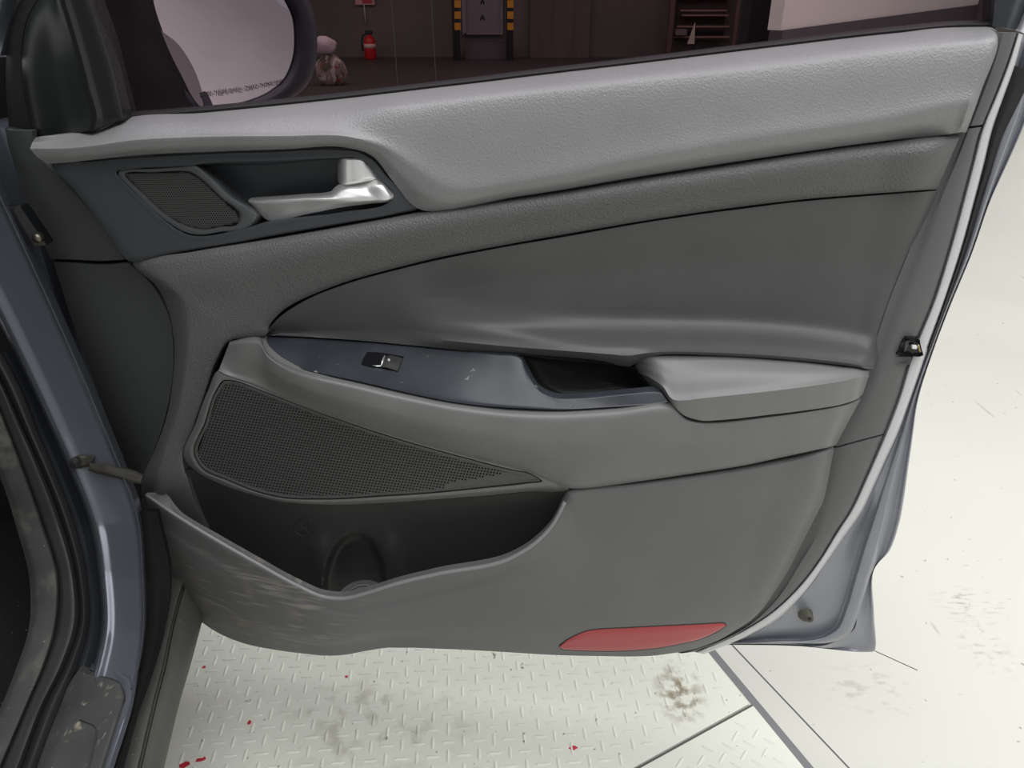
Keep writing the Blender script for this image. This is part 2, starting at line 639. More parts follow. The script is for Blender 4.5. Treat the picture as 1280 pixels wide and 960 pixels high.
tag(floor_strip('trim_4', (798, 961), (947, 879), 0.0062, -0.02, 0.0012, M_crack, 0.4, -0.012), kind='structure')
# left bare margin of the plate beside the sill
mA, mB = Zp(246, 815, 0), Zp(222, 960, 0)


def right_of_margin(p):
    d = mB - mA
    return (p.x - mA.x) * d.y - (p.y - mA.y) * d.x < 0


plate(poly1, math.radians(4.0), 0.0275, 'cream painted checker plate with raised tread bars under the opened door', Zp(260, 855, 0),
      (-0.75, 0.75, 0.25, 1.25), right_of_margin)
plate(poly2, math.radians(-38.0), 0.0275, 'small cream checker plate corner beyond the diagonal seam, at the bottom of the picture', Zp(893, 925, 0),
      (-0.2, 0.9, 0.1, 1.0))

for k, (u, v, r) in enumerate([(433, 846, 2.1), (312, 903, 2.6), (255, 834, 2.0), (251, 949, 4.2), (231, 956, 4.6), (716, 935, 4.0)]):
    c = Zp(u, v, PZ)
    R = r * (c - CAM).length / FPX
    bm = bmesh.new()
    vs = []
    for i in range(10):
        a = 2 * math.pi * i / 10
        rr = R * random.uniform(0.7, 1.15) * (1.0 if k < 3 else (1.3 if i % 5 < 2 else 0.8))
        vs.append((c.x + rr * math.cos(a), c.y + rr * math.sin(a)))
    prism(bm, vs, PZ - 0.0003, PZ + 0.0008)
    lab = ['small round red paint drop on the plate below the pocket', 'small red paint drop in the middle of the left plate area',
           'small red paint drop by the tip of the bare plate margin', 'red paint smear at the bottom edge, right one of the pair',
           'red paint smear at the bottom edge, left one beside the sill', 'faint red paint mark on the plate below the red reflector'][k]
    tag(finish('paint_drop', bm, M_redpaint, smooth=False, fix=True), lab, 'paint mark', 'red paint marks on the plate')

# ------------------------------------------------------------------ garage beyond the window
TINT = 1.0


def wallbox(name, u0, u1, v0, v1, y, th, m, parent=None, floor=False):
    a, b = Yp(u0, v1, y), Yp(u1, v0, y)
    z0 = 0.0 if floor else a.z
    bm = bmesh.new()
    prism(bm, [(a.x, y - th), (b.x, y - th), (b.x, y), (a.x, y)], z0, b.z)
    return finish(name, bm, m, parent, smooth=False)


M_yellow = mat('yellow_guard', rgb(206, 142, 40), 0.6)
M_guard = mat('black_guard', rgb(26, 27, 30), 0.6)
for k, (u, lab) in enumerate([(571, 'black post guard with yellow squares left of the pale wall panel'), (637, 'black post guard with yellow squares right of the pale wall panel')]):
    y = 13.6
    b = Yp(u, 71, y)
    root = thing('column_guard', (b.x, y, 0), lab, 'column guard', 'striped guards by the wall panel')
    hw = 0.058
    bm = bmesh.new()
    obox(bm, (b.x, y, 0.85), Vector((hw, 0, 0)), Vector((0, 0.05, 0)), Vector((0, 0, 0.85)), 0.01)
    finish('post', bm, M_guard, root)
    for v in (33, 19, 5, -9, -23):
        c = Yp(u + 1, v, y - 0.052)
        bm = bmesh.new()
        obox(bm, (c.x, y - 0.052, c.z), Vector((hw * 0.86, 0, 0)), Vector((0, 0.004, 0)), Vector((0, 0, 0.052)))
        finish('yellow_band', bm, M_yellow, root, smooth=False)

root = thing('wall_panel', (Yp(603, 42, 14.0).x, 14.0, 0.0), 'pale grey framed panel with two small arrow marks between the striped guards', 'panel')
wallbox('board', 580, 627, -60, 42, 14.09, 0.03, mat('pale_panel', rgb(132, 124, 128), 0.5), root)
M_pframe = mat('panel_frame', rgb(142, 132, 134), 0.5)
wallbox('frame', 578.5, 580.5, -60, 43, 14.08, 0.05, M_pframe, root)
wallbox('frame', 626, 628, -60, 43, 14.08, 0.05, M_pframe, root)
wallbox('frame', 580.5, 626, 41, 43, 14.08, 0.05, M_pframe, root)
for v in (1, 21):
    bm = bmesh.new()
    for s in (-1, 1):
        a, b_ = Yp(603, v - 2, 14.055), Yp(603 + s * 2.2, v + 4, 14.055)
        tube(bm, [a, b_], 0.012, 5)
    finish('arrow_mark', bm, M_guard, root)
root = tag(wallbox('plinth', 583, 634, 52, 70, 13.95, 0.2, mat('plinth_grey', rgb(88, 82, 86), 0.7), floor=True),
           'low grey plinth on the garage floor under the pale panel', 'plinth')

# fire extinguisher, its sign
y = 13.75
b = Yp(463.5, 73, y)
base = Vector((b.x, y, 0))
root = thing('fire_extinguisher', base, 'small red fire extinguisher standing against the dark wall', 'fire extinguisher')
M_ext = mat('extinguisher_red', rgb(190, 34, 34), 0.35)
bm = bmesh.new()
lathe(bm, [(0.085, 0), (0.095, 0.015), (0.095, 0.27), (0.08, 0.32), (0.035, 0.35), (0.03, 0.37)], base)
finish('cylinder', bm, M_ext, root)
bm = bmesh.new()
lathe(bm, [(0.0965, 0.17), (0.0965, 0.235)], base)
finish('label_band', bm, mat('label_cream', rgb(214, 180, 170), 0.5), root)
bm = bmesh.new()
obox(bm, base + Vector((0.0, 0, 0.4)), Vector((0.06, 0, 0)), Vector((0, 0.02, 0)), Vector((0, 0, 0.03)), 0.006)
finish('valve_handle', bm, M_guard, root)
bm = bmesh.new()
tube(bm, [base + Vector(p) for p in ((-0.03, 0, 0.38), (-0.10, -0.02, 0.36), (-0.125, -0.02, 0.25), (-0.115, -0.02, 0.12))], 0.012, 6)
finish('hose', bm, M_guard, root)
p0 = Yp(455, 6, 14.06)
root = thing('extinguisher_sign', (p0.x, 14.06, p0.z), 'small pink and red sign with a thin rod above the fire extinguisher', 'sign')
wallbox('board', 444.5, 467, -14, 6, 14.07, 0.02, mat('sign_pink', rgb(190, 140, 140), 0.6), root)
wallbox('sign_field', 453, 464, -12, 4, 14.052, 0.012, mat('sign_red', rgb(170, 60, 60), 0.6), root)
bm = bmesh.new()
tube(bm, [Yp(455, 6, 14.06), Yp(457.3, 30, 14.06)], 0.012, 6)
finish('rod', bm, mat('rod_grey', rgb(170, 165, 160), 0.5), root)

# sacks on the floor
def sack(name, c, rx, ry, h, m, parent, seed, lean=0.0, z0=0.0, square=2.6):
    rnd = random.Random(seed)
    bm = bmesh.new()
    n, mm = 22, 12
    rings = []
    ph = [rnd.uniform(0, 6.28) for _ in range(6)]
    for j in range(mm + 1):
        t = j / mm
        rad = max(0.02, (1 - abs(2 * t - 0.85) ** square * 0.55)) if t < 0.93 else 0.55
        if t > 0.98:
            rad = 0.25
        ring = []
        for k in range(n):
            a = 2 * math.pi * k / n
            w = 1 + 0.06 * math.sin(3 * a + ph[0] + 4 * t) + 0.05 * math.sin(5 * a + ph[1] - 7 * t) + 0.03 * math.sin(9 * a + ph[2] + 11 * t)
            ring.append(bm.verts.new(c + Vector((rx * rad * w * math.cos(a) + lean * t * h, ry * rad * w * math.sin(a), z0 + t * h))))
        rings.append(ring)
    for r0, r1 in zip(rings, rings[1:]):
        for k in range(n):
            bm.faces.new([r0[k], r0[(k + 1) % n], r1[(k + 1) % n], r1[k]])
    bm.faces.new(list(reversed(rings[0])))
    bm.faces.new(rings[-1])
    return finish(name, bm, m, parent, 60)


y = 10.4
c = Yp(416, 103, y)
c.z = 0
M_sack1 = mat('printed_sack', rgb(150, 132, 122), 0.6, wear=[
    dict(scale=(9, 9, 9), lo=0.5, hi=0.54, color=rgb(92, 84, 60), amount=0.9),
    dict(scale=(13, 13, 8), rot=(0, 0.4, 0), lo=0.56, hi=0.6, color=rgb(206, 190, 184), amount=0.9),
    dict(scale=(8, 8, 10), rot=(0.4, 0, 1), lo=0.62, hi=0.66, color=rgb(150, 60, 44), amount=0.9)])
tag(sack('sack', c, 0.19, 0.15, 0.36, M_sack1, None, 3), 'printed grey sack on the garage floor beside the mirror', 'sack', 'sacks by the mirror')
c2 = c + Vector((-0.07, 0.0, 0))
M_sack2 = mat('white_sack', rgb(206, 184, 190), 0.6, wear=[
    dict(scale=(3, 3, 9), lo=0.5, hi=0.55, color=rgb(176, 126, 84), amount=0.8, box=((0, 0, 0.6), (0.5, 0.5, 0.1)), core=0.7)])
o = sack('sack', c2, 0.155, 0.12, 0.20, M_sack2, None, 5, z0=0.362)
tag(o, 'white and orange bag lying on top of the printed sack', 'sack', 'sacks by the mirror')
# dark strap seen between the two bags
# thin pale rods drawn for two faint vertical lines in the window
M_pale_rod = mat('pale_rod_grey', rgb(120, 112, 110), 0.6)
for k, (u0, u1, lab) in enumerate([(489, 497, 'thin pale upright rod near the fire extinguisher'), (539, 545, 'thin pale upright rod left of the striped guards')]):
    a, b_ = Yp(u1, 104 - 5 * k, 9.2), Yp(u0, 0, 9.2)
    d = (b_ - a)
    foot = a + d * (-a.z / d.z)
    top = a + d * ((3.4 - a.z) / d.z)
    bm = bmesh.new()
    tube(bm, [foot, a, b_, top], 0.007, 6)
    tag(finish('pale_rod', bm, M_pale_rod), lab, 'upright_rod', 'upright rods in the garage')
# shutter, dark bay, shelving and columns at the right of the wall
tag(wallbox('roller_shutter', 662, 741, -60, 72, 14.08, 0.06, mat('shutter_brown', rgb(98, 88, 82), 0.7, wear=[
    dict(scale=(6, 6, 0.6), lo=0.4, hi=0.7, color=rgb(74, 66, 62), amount=0.7)]), floor=True),
    'brown roller shutter standing in the dark garage wall', 'shutter')
root = thing('storage_rack', (Yp(880, 60, 13.7).x, 13.7, 0), 'dark reddish storage rack with pale rails near the black pillar', 'rack')
M_rack = mat('rack_red_brown', rgb(98, 74, 74), 0.6)
M_rackin = mat('rack_dark', rgb(52, 40, 40), 0.8)
wallbox('back_panel', 842, 916, -60, 50, 14.0, 0.02, M_rackin, root)
wallbox('upright', 838, 842.5, -60, 60, 13.9, 0.08, M_rack, root, True)
wallbox('upright', 912, 932, -60, 66, 13.9, 0.08, mat('rack_pink', rgb(112, 88, 90), 0.6), root, True)
M_rail = mat('rack_rail', rgb(150, 118, 108), 0.5)
for (u0, u1, v) in ((850, 908, 13), (852, 910, 19), (846, 911, 33), (842, 911, 46), (842, 911, -6)):
    wallbox('rail', u0, u1, v - 1.0, v + 1.0, 13.9, 0.05, M_rail, root)
wallbox('box', 842, 856, 36, 43, 13.9, 0.2, mat('rack_box', rgb(122, 104, 106), 0.7), root)
bm = bmesh.new()
y = 11.5
pts = [Yp(859.5, 55, y), Yp(868, 55, y), Yp(869, 28, y)]
f0 = [bm.verts.new(p) for p in pts]
f1 = [bm.verts.new(p + Vector((0, 0.02, 0))) for p in pts]
bm.faces.new(f0)
bm.faces.new(f1[::-1])
for i in range(3):
    bm.faces.new([f0[i], f0[(i + 1) % 3], f1[(i + 1) % 3], f1[i]])
pen = tag(finish('triangle_board', bm, mat('triangle_white', rgb(226, 216, 196), 0.6), smooth=False, fix=True), 'small pale triangular board put in for a lit gap before the rack', 'triangle_board')  # made-up board on a stick, standing in for a lit gap
bm = bmesh.new()
a = Yp(868.3, 55, y)
tube(bm, [Vector((a.x, y + 0.01, 0)), a + Vector((0, 0.01, 0)), pts[2] + Vector((0, 0.01, 0))], 0.006, 6)
finish('stick', bm, M_guard, pen)
bm = bmesh.new()
c = Yp(815, 61, 12.6)
c.z = 0.03
tube(bm, [c + Vector((0.42 * math.cos(a), 0.35 * math.sin(a), 0)) for a in np.linspace(0, 2 * math.pi * 0.98, 30)], 0.03, 6)
tag(finish('hose_coil', bm, M_guard), 'dark oval hose coil lying on the garage floor before the rack', 'hose')
a, b_ = Yp(931, 60, 9.0), Yp(977, 60, 9.0)
bm = bmesh.new()
prism(bm, [(a.x, 8.95), (b_.x - 0.02, 8.95), (b_.x - 0.02, 9.3), (a.x, 9.3)], 0, 3.4)
tag(finish('column', bm, mat('dark_column', rgb(52, 53, 58), 0.7), smooth=False), kind='structure')

# ------------------------------------------------------------------ the car door
door = thing('car_door', (0.0, 0.90, 0.30), 'opened dark grey car door seen from inside, with armrest, pocket and tinted window', 'car door')

# door core: closes the view behind the seams
core_out = [(46, 215, -66), (64, 190, -64), (110, 178, -62), (160, 168, -62), (250, 157, -62), (350, 147, -62), (480, 132, -62), (640, 113, -62), (800, 94, -62), (960, 74, -62), (1100, 57, -62), (1200, 48, -62), (1236, 50, -62), (1232, 90, -62), (1215, 150, -60), (1190, 240, -60), (1160, 330, -60), (1110, 520, -60), (1060, 640, -60),
            (985, 760, -60), (880, 806, -60), (640, 808, -60), (440, 808, -60), (300, 792, -60), (225, 735, -62), (178, 600, -90), (120, 460, -90), (70, 330, -90)]
patch('door_core', [[p, (560 + (p[0] - 560) * 0.6, 430 + (p[1] - 430) * 0.6, p[2] + 0)] for p in core_out], M_rubber, door, nu=90, nv=4,
      cyclic=True, cap=True, skirt=70)

# upper soft pad
belt = []
for T in [((44, 172), (40, 178), (37, 186), (47, 197), (60, 205), -20),
          ((75, 168), (78, 176), (82, 186), (85, 197), (90, 203), -30),
          ((118, 163), (120, 170), (122, 182), (122, 194), (122, 199.5), -36),
          ((155, 148), (156, 160), (158, 177), (158, 189), (158, 195.5), -42),
          ((250, 141), (250, 153), (250, 172), (250, 184), (250, 190.5), -42),
          ((350, 131.5), (350, 148), (352, 171), (354, 182), (354, 187), -42),
          ((430, 123), (432, 142), (437, 172), (434, 180), (432, 185), -42),
          ((490, 116), (490, 136), (484, 186), (474, 193), (467, 197), -42),
          ((540, 110), (540, 131), (516, 208), (503, 221), (491, 227), -42),
          ((600, 103), (600, 124), (560, 234), (545, 250), (525, 262), -42),
          ((660, 95.5), (660, 117), (652, 226), (649, 238), (646, 246.5), -42),
          ((800, 79), (800, 101), (800, 197), (800, 210), (800, 221), -42),
          ((960, 59.5), (960, 84), (960, 170), (960, 184), (960, 196.5), -42),
          ((1120, 41), (1120, 64), (1110, 148), (1108, 162), (1106, 176.5), -42),
          ((1210, 33.5), (1217, 54), (1202, 130), (1197, 150), (1191, 167.5), -42),
          ((1242, 33.5), (1243, 52), (1216, 130), (1208, 152), (1203, 165.5), -42)]:
    u = T[0][0]
    k = min(1.0, max(0.0, (u - 40) / 120))
    belt.append([(*T[0], T[5]), (*T[1], -4 - 16 * (1 - k) - (8 if u < 470 and u > 60 else 0)), (*T[2], 12 - 4 * (1 - k)), (*T[3], 8 - 5 * (1 - k)), (*T[4], -5)])
for c_ in belt:
    t1, t2, t3 = (np.array(c_[k]) for k in (1, 2, 3))
    c_[2:3] = [tuple(t1 * 0.2 + t2 * 0.8), tuple(t2), tuple(t2 * 0.8 + t3 * 0.2)]
e = [(p[0] + 5, p[1] + 0.6, p[2] - 16) for p in belt[-1]]
belt.append(e)
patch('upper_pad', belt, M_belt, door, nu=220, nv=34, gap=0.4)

# window seal strip along the belt line
seal = [[(p[0][0], p[0][1] - 7, -50), (p[0][0], p[0][1] - 3, -42), (p[0][0], p[0][1] + 1.5, -44)] for p in belt[3:-1]]
patch('belt_seal', seal, M_rubber, door, nu=80, nv=6, gap=0, skirt=12)

# handle panel: outer plate sinking into the recess of lever and tweeter
outer = [(64, 206), (110, 201), (190, 194.5), (250, 191.5), (340, 188.5), (420, 186.5), (446, 189), (466, 199), (484, 220), (523, 261.5), (500, 267), (431, 279.5),
         (340, 295.5), (300, 303), (252, 311), (215, 317), (160, 326), (139, 298), (114, 265), (88, 232)]
lip = [(144, 215), (160, 211.5), (234, 207), (252, 204), (340, 200), (420, 197), (446, 197), (462, 206), (474, 222), (493, 245), (487, 252.5), (431, 265),
       (337, 279), (300, 288), (252, 296), (234, 294), (206, 277), (188, 261), (170, 244), (154, 228)]
hp = []
for a, b in zip(outer, lip):
    va = np.array(a, float)
    vb = np.array(b, float)
    cc = np.array((320, 242.0))
    inn = (cc - vb)
    inn = inn / np.linalg.norm(inn) * np.array((1.0, 0.8))
    w = vb + (va - vb) * min(1, 5 / np.linalg.norm(va - vb))
    hp.append([(*va, -11), (*(va + (vb - va) * 0.12), -8), (*w, -8), (*vb, -7), (*(vb + inn * 2.5), -12), (*(vb + inn * 5), -40), (*(vb + inn * 8), -55)])
patch('handle_panel', hp, M_handle, door, nu=200, nv=22, cyclic=True, cap=True, gap=0.35, skirt=10)

# tweeter pod with its ridge
tg = [(157, 218), (192, 215.5), (227, 214), (238, 215.5), (250, 223), (275, 246.5), (299.5, 270), (298, 278), (274, 284), (252, 287), (228, 281), (207, 268), (180, 243)]
tp = [(148, 215.5), (192, 211), (228, 208.5), (243, 207), (259, 219), (285, 244), (318, 274), (310, 284), (275, 290), (252, 293.5), (231, 290), (205, 274), (172, 244.5)]
pod = []
for i, (a, b) in enumerate(zip(tg, tp)):
    right = 3 <= i <= 7
    va, vb = np.array(a), np.array(b)
    c2 = vb + (np.array((16, 1.0)) if right else np.array((0, 0)))
    pod.append([(*c2, -50 if right else -16), (*vb, -10 if right else -9.5), (*((va + vb) / 2), -9), (*(va + (vb - va) * 0.2), -9), (*va, -12.5)])
patch('tweeter_frame', pod, M_bezel, door, nu=140, nv=20, cyclic=True, gap=0, skirt=4)


def in_loop(p, loop):
    return inside(p, loop)


def offset_pts(loop, k):
    c = np.mean(np.array(loop), axis=0)
    out = []
    n = len(loop)
    area = sum(loop[i][0] * loop[(i + 1) % n][1] - loop[(i + 1) % n][0] * loop[i][1] for i in range(n))
    sg = 1 if area > 0 else -1
    for i in range(n):
        a, b = np.array(loop[i - 1]), np.array(loop[(i + 1) % n])
        t = (b - a) / max(np.linalg.norm(b - a), 1e-6)
        out.append(tuple(np.array(loop[i]) + sg * k * np.array((-t[1], t[0]))))
    return out


def perforated(name, loop, b1, b2, dfun, m, parent, hole=0.52, depth=2.0, org=None, keep=None):
    """sheet of cells on a slanted lattice, each with a real hole"""
    bm = bmesh.new()
    us = [p[0] for p in loop]
    vs_ = [p[1] for p in loop]
    o = np.array(org if org else (min(us), min(vs_)))
    b1, b2 = np.array(b1), np.array(b2)
    Minv = np.linalg.inv(np.array([b1, b2]).T)
    cs = [Minv @ (np.array(p) - o) for p in ((min(us), min(vs_)), (max(us), min(vs_)), (min(us), max(vs_)), (max(us), max(vs_)))]
    i0, i1 = int(min(c[0] for c in cs)) - 1, int(max(c[0] for c in cs)) + 1
    j0, j1 = int(min(c[1] for c in cs)) - 1, int(max(c[1] for c in cs)) + 1
    cache = {}

    def corner(i, j):
        if (i, j) not in cache:
            p = o + b1 * i + b2 * j
            cache[(i, j)] = (bm.verts.new(D(p[0], p[1], dfun(*p))), p)
        return cache[(i, j)]
    big = loop
    for i in range(i0, i1):
        for j in range(j0, j1):
            cpt = o + b1 * (i + 0.5) + b2 * (j + 0.5)
            if not in_loop(cpt, big):
                continue
            C = [corner(i, j), corner(i + 1, j), corner(i + 1, j + 1), corner(i, j + 1)]
            if keep and not keep(cpt):
                bm.faces.new([c[0] for c in C])
                continue
            inn = []
            deep = []
            for c in C:
                p = cpt + (c[1] - cpt) * hole
                inn.append(bm.verts.new(D(p[0], p[1], dfun(*p))))
                deep.append(bm.verts.new(D(p[0], p[1], dfun(*p) - depth)))
            for k in range(4):
                l = (k + 1) % 4
                bm.faces.new([C[k][0], C[l][0], inn[l], inn[k]])
                bm.faces.new([inn[k], inn[l], deep[l], deep[k]])
    bm.normal_update()
    s = sum(f.normal.dot(DN) * f.calc_area() for f in bm.faces)
    if s < 0:
        for f in bm.faces:
            f.normal_flip()
    return finish(name, bm, m, parent, 30, smooth=False)


tw = perforated('tweeter_grille', offset_pts(tg, 0.6), (2.9, -0.05), (1.4, 2.5), lambda u, v: -12 - 1.5 * math.cos((u - 228) / 45), M_grille, door, hole=0.6)
patch('tweeter_backing', [[(*a, -15), (228 + (a[0] - 228) * 0.5, 250 + (a[1] - 250) * 0.5, -15)] for a in tg], M_grilleback, door, nu=60, nv=3, cyclic=True, cap=True, gap=0, skirt=3)

# lever and lock button
lever = [[(311, 249.2, -26), (310.6, 251, -22), (311, 253, -22), (312, 255, -28)],
         [(322, 248.4, -24), (321, 251, -15), (321.5, 253.3, -12), (321, 264, -24)],
         [(334, 247.6, -22), (334, 250.2, -11), (334, 253, -9), (334, 274.8, -20)],
         [(348, 246.8, -20), (348, 249.5, -8), (348, 252.6, -6), (346, 275.3, -16)],
         [(380, 244.3, -18), (380, 247, -6), (380, 250.5, -3), (380, 268.5, -13)],
         [(404, 242.6, -16), (404, 246, -4), (407, 250.5, 0), (408, 262.8, -10)],
         [(413, 240, -16), (416, 245, -3), (422, 250.2, 1), (422, 260, -9)],
         [(418, 234.5, -16), (423, 241, -4), (436, 250, 1), (436, 257.8, -8)],
         [(424, 231.5, -14), (436, 237, -5), (452, 249.5, 0), (452, 255.8, -8)],
         [(450, 229.5, -14), (456, 236, -6), (468, 249, -1), (468, 254, -8)],
         [(477, 224.8, -14), (481, 233, -7), (487, 248, -3), (482, 252.6, -8)],
         [(482, 227.5, -16), (487, 236, -12), (492.5, 245.5, -8), (489, 251, -12)]]
lv = patch('door_lever', lever, M_chrome, door, nu=90, nv=20, gap=0, skirt=9)
lock = [[(422, 203, -34), (421.8, 210, -34), (422, 220, -34), (422.3, 226, -34)],
        [(424, 199.5, -16), (425, 206, -12), (425.5, 222, -12), (424.5, 229, -16)],
        [(428, 197.3, -12), (428.5, 201, -5), (429, 227, -4), (430, 231.2, -10)],
        [(438, 196.8, -12), (439, 200, -4), (440, 226, -3), (440, 230.4, -9)],
        [(450, 197.8, -13), (452, 201, -6), (453, 224, -4), (453, 228.3, -10)],
        [(460, 206, -16), (462, 209, -11), (464, 222, -9), (464, 226.2, -13)],
        [(475, 221.5, -20), (475.5, 222.2, -19), (476, 223, -19), (476, 223.8, -20)]]
lb = patch('lock_button', lock, M_chrome, door, nu=50, nv=16, gap=0, skirt=9)
bm = bmesh.new()
tube(bm, [D(429, 196.6, -13), D(440, 196.0, -13), D(449, 197.0, -14)], 0.0012, 6)
finish('red_lock_mark', bm, M_redpaint, lb)

# mid trim: sweeps over the insert and down to the lower front corner
mid_out = [(182, 650), (178, 622), (177, 600), (192, 565), (208, 520), (216, 470), (217, 425), (209, 385), (195, 357), (166, 330), (240, 315), (320, 302), (400, 288.5), (480, 274), (526, 265.5),
           (600, 254), (700, 239.5), (800, 223), (900, 207.5), (1000, 192), (1100, 178.5), (1188, 170), (1201, 169)]
mid_in = [(268, 668), (244, 624), (236, 598), (229, 573), (243, 533), (257, 492), (272, 450), (288, 426), (310, 423), (330, 420), (337, 406), (360, 384), (420, 357), (490, 336.5), (545, 323),
          (615, 309.5), (710, 292.5), (810, 275.5), (905, 261.5), (1000, 250), (1090, 242.5), (1160, 237.5), (1171, 237)]
mid = []
for i, (a, b) in enumerate(zip(mid_out, mid_in)):
    va, vb = np.array(a, float), np.array(b, float)
    i -= 2
    f = 1 - min(1, max(0, (i - 5) / 3))
    end = -14 if i == 20 else (-24 if i == -2 else (-10 if i == -1 else 0))
    mid.append([(*va, -8 - 30 * f + end), (*(va + (vb - va) * 0.10), 1 - 22 * f + end), (*(va + (vb - va) * (0.3 + 0.05 * f)), 5 - 6 * f + end), (*(va + (vb - va) * 0.7), -2 + end),
                (*(va + (vb - va) * 0.96), -9 + 5 * f + end), (*vb, -13 + 5 * f + end)])
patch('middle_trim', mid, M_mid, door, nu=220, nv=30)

# front edge plastics
fu = [[(6, 161, -88), (15, 163, -72), (24, 163, -60), (40, 163, -52)],
      [(9, 178, -86), (18, 180, -70), (30, 180, -58), (41, 178, -50)],
      [(14, 196, -84), (25, 200, -66), (40, 200, -54), (52, 200, -46)],
      [(21, 220, -82), (42, 224, -62), (58, 222, -50), (72, 219, -42)],
      [(33, 258, -82), (62, 262, -60), (84, 262, -46), (108, 258, -36)],
      [(48, 292, -82), (79, 294, -60), (106, 294, -46), (135, 290, -34)],
      [(63, 324, -82), (94, 325, -60), (124, 326.5, -46), (156, 325, -30)]]
patch('front_edge_panel', fu, M_front, door, nu=40, nv=20, gap=0.5, skirt=10)
fl = [[(66, 327, -82), (97, 328.5, -62), (125, 331, -46), (160, 328, -30)],
      [(74, 352, -82), (106, 354, -62), (140, 354, -48), (186, 351, -36)],
      [(86, 390, -82), (117, 392, -62), (155, 390, -50), (208, 386, -40)],
      [(104, 440, -84), (132, 441, -64), (165, 440, -54), (217, 430, -42)],
      [(120, 485, -86), (146, 486, -66), (172, 486, -56), (215, 480, -42)],
      [(134, 525, -88), (156, 525, -68), (175, 525, -58), (206, 525, -44)],
      [(150, 562, -90), (163, 562, -72), (175, 563, -62), (192, 566, -46)],
      [(168, 602, -92), (171, 602, -80), (174, 602, -70), (177, 602, -56)]]
patch('front_edge_panel', fl, M_front, door, nu=50, nv=20, gap=0.5, skirt=10)

# vinyl insert flaring out over the armrest
ins = []
for (a, c, b, dc, db) in [((332, 418.5), None, (333, 419.5), -24, -24), ((345, 401.5), (357, 415), (358, 420.3), -27, -26), ((380, 377.5), (398, 415), (400, 422.5), -29, -28),
                          ((430, 357), (448, 415), (450, 426), -29, -30), ((500, 337.5), (508, 416), (510, 431.5), -28, -30), ((560, 323.5), (568, 421), (570, 437.5), -20, -26),
                          ((630, 310), (640, 428), (642, 443.5), -6, -14), ((712, 296), (712, 433.5), (712, 449), 13, -4), ((782, 283.5), (762, 436.5), (760, 454), 22, 4),
                          ((815, 278), (786, 437), (786, 458.5), 24, 8), ((838, 274.5), (808, 437), (803, 450), 24, 14), ((868, 270), (830, 437.5), (820, 444.5), 24, 20), ((925, 262.5), (905, 439), (900, 445), 23, 20),
                          ((1002, 253), (1000, 445), (1000, 451.5), 20, 18), ((1092, 245.5), (1068, 453.5), (1070, 459), 14, 12), ((1158, 240.5), (1085, 457.5), (1085, 461.5), 4, 2), ((1173, 239.5), (1093, 458.5), (1093, 462), -14, -16)]:
    va, vb = np.array((a[0], a[1] - 1.3)), np.array(b)
    vc = np.array(c) if c else va * 0.3 + vb * 0.7
    L = max(3.0, np.linalg.norm(vc - va))
    u_ = vc + (va - vc) * min(0.5, 46 / L)
    u1 = vc + (va - vc) * min(0.28, 24 / L)
    u2 = vc + (va - vc) * min(0.12, 9 / L)
    end = -12 if a[0] > 1165 else 0
    flat = -32 + end if dc > -27 else -30
    if flat == -30:
        dc = -30
    lf = flat == -30
    ins.append([(*va, -14 + end), (*(va + (vc - va) * 0.10), -15.6 if lf else -17.5 + end), (*(va + (vc - va) * 0.42), -20.7 if lf else flat * 0.8 - 4.4), (*u_, -14 - 16 * np.linalg.norm(u_ - va) / L if lf else flat),
                (*u1, -14 - 16 * np.linalg.norm(u1 - va) / L if lf else flat + (dc - flat) * 0.26), (*u2, -14 - 16 * np.linalg.norm(u2 - va) / L if lf else flat + (dc - flat) * 0.74), (*vc, dc - (0 if flat == -30 else 2)), (*(vc * 0.6 + vb * 0.4), dc + (0 if flat == -30 else 2)), (*vb, db)])
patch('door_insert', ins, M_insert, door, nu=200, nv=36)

# switch panel
sp = []
for (a, b, da, db) in [((328, 421), (328, 425), -18, -14), ((334, 421.3), (331.5, 436.5), -22, -2), ((346, 421.7), (346, 448.6), -26, 9), ((371, 422.4), (371, 460.4), -28, 24), ((400, 424), (400, 467), -30, 40),
                       ((450, 427.5), (450, 477.5), -31, 47), ((510, 433), (510, 491.5), -30, 48), ((570, 439), (570, 503.5), -24, 48), ((620, 443.5), (625, 509.5), -8, 48),
                       ((650, 448), (655, 511), 0, 48), ((658, 463), (676, 512), 8, 48), ((671, 486), (697, 512.5), 26, 48), ((691, 497), (718, 512), 36, 48),
                       ((720, 498), (744, 510.5), 38, 48), ((780, 492.5), (790, 507.5), 40, 48), ((820, 489.5), (822, 505), 40, 48), ((827, 490.5), (836, 503), 40, 47)]:
    sp.append([(*a, da), *[(a[0] + (b[0] - a[0]) * k, a[1] + (b[1] - a[1]) * k, da + (db - da) * k) for k in (0.4, 0.8)], (*b, db)])
swo = patch('switch_panel', sp, M_switch, door, nu=120, nv=14, gap=0.5, skirt=14)
SPANEL = D  # keep

# pull cup
cup = []
for (u, v, d) in [(648, 445, -4), (656, 463, 6), (670, 487, 24), (691, 498, 34), (720, 499, 36), (780, 493.5, 36), (818, 491.5, 33), (812, 481, 10), (802, 470, 2), (793, 461, 4), (760, 454, 8), (712, 450, 4), (680, 447, -2)]:
    cx, cy = 735, 470
    cup.append([(u, v, d), (u + (cx - u) * 0.04, v + (cy - v) * 0.04, d - 8), (u + (cx - u) * 0.10, v + (cy - v) * 0.10, d * 0.3 - 30), (u + (cx - u) * 0.28, v + (cy - v) * 0.28, -42), (u + (cx - u) * 0.7, v + (cy - v) * 0.7, -46)])
patch('pull_cup', cup, mat('cup_lining', g(50), 0.5, grain=(700, 0.0003, 0.3)), door, nu=90, nv=16, cyclic=True, cap=True, gap=0, skirt=6)

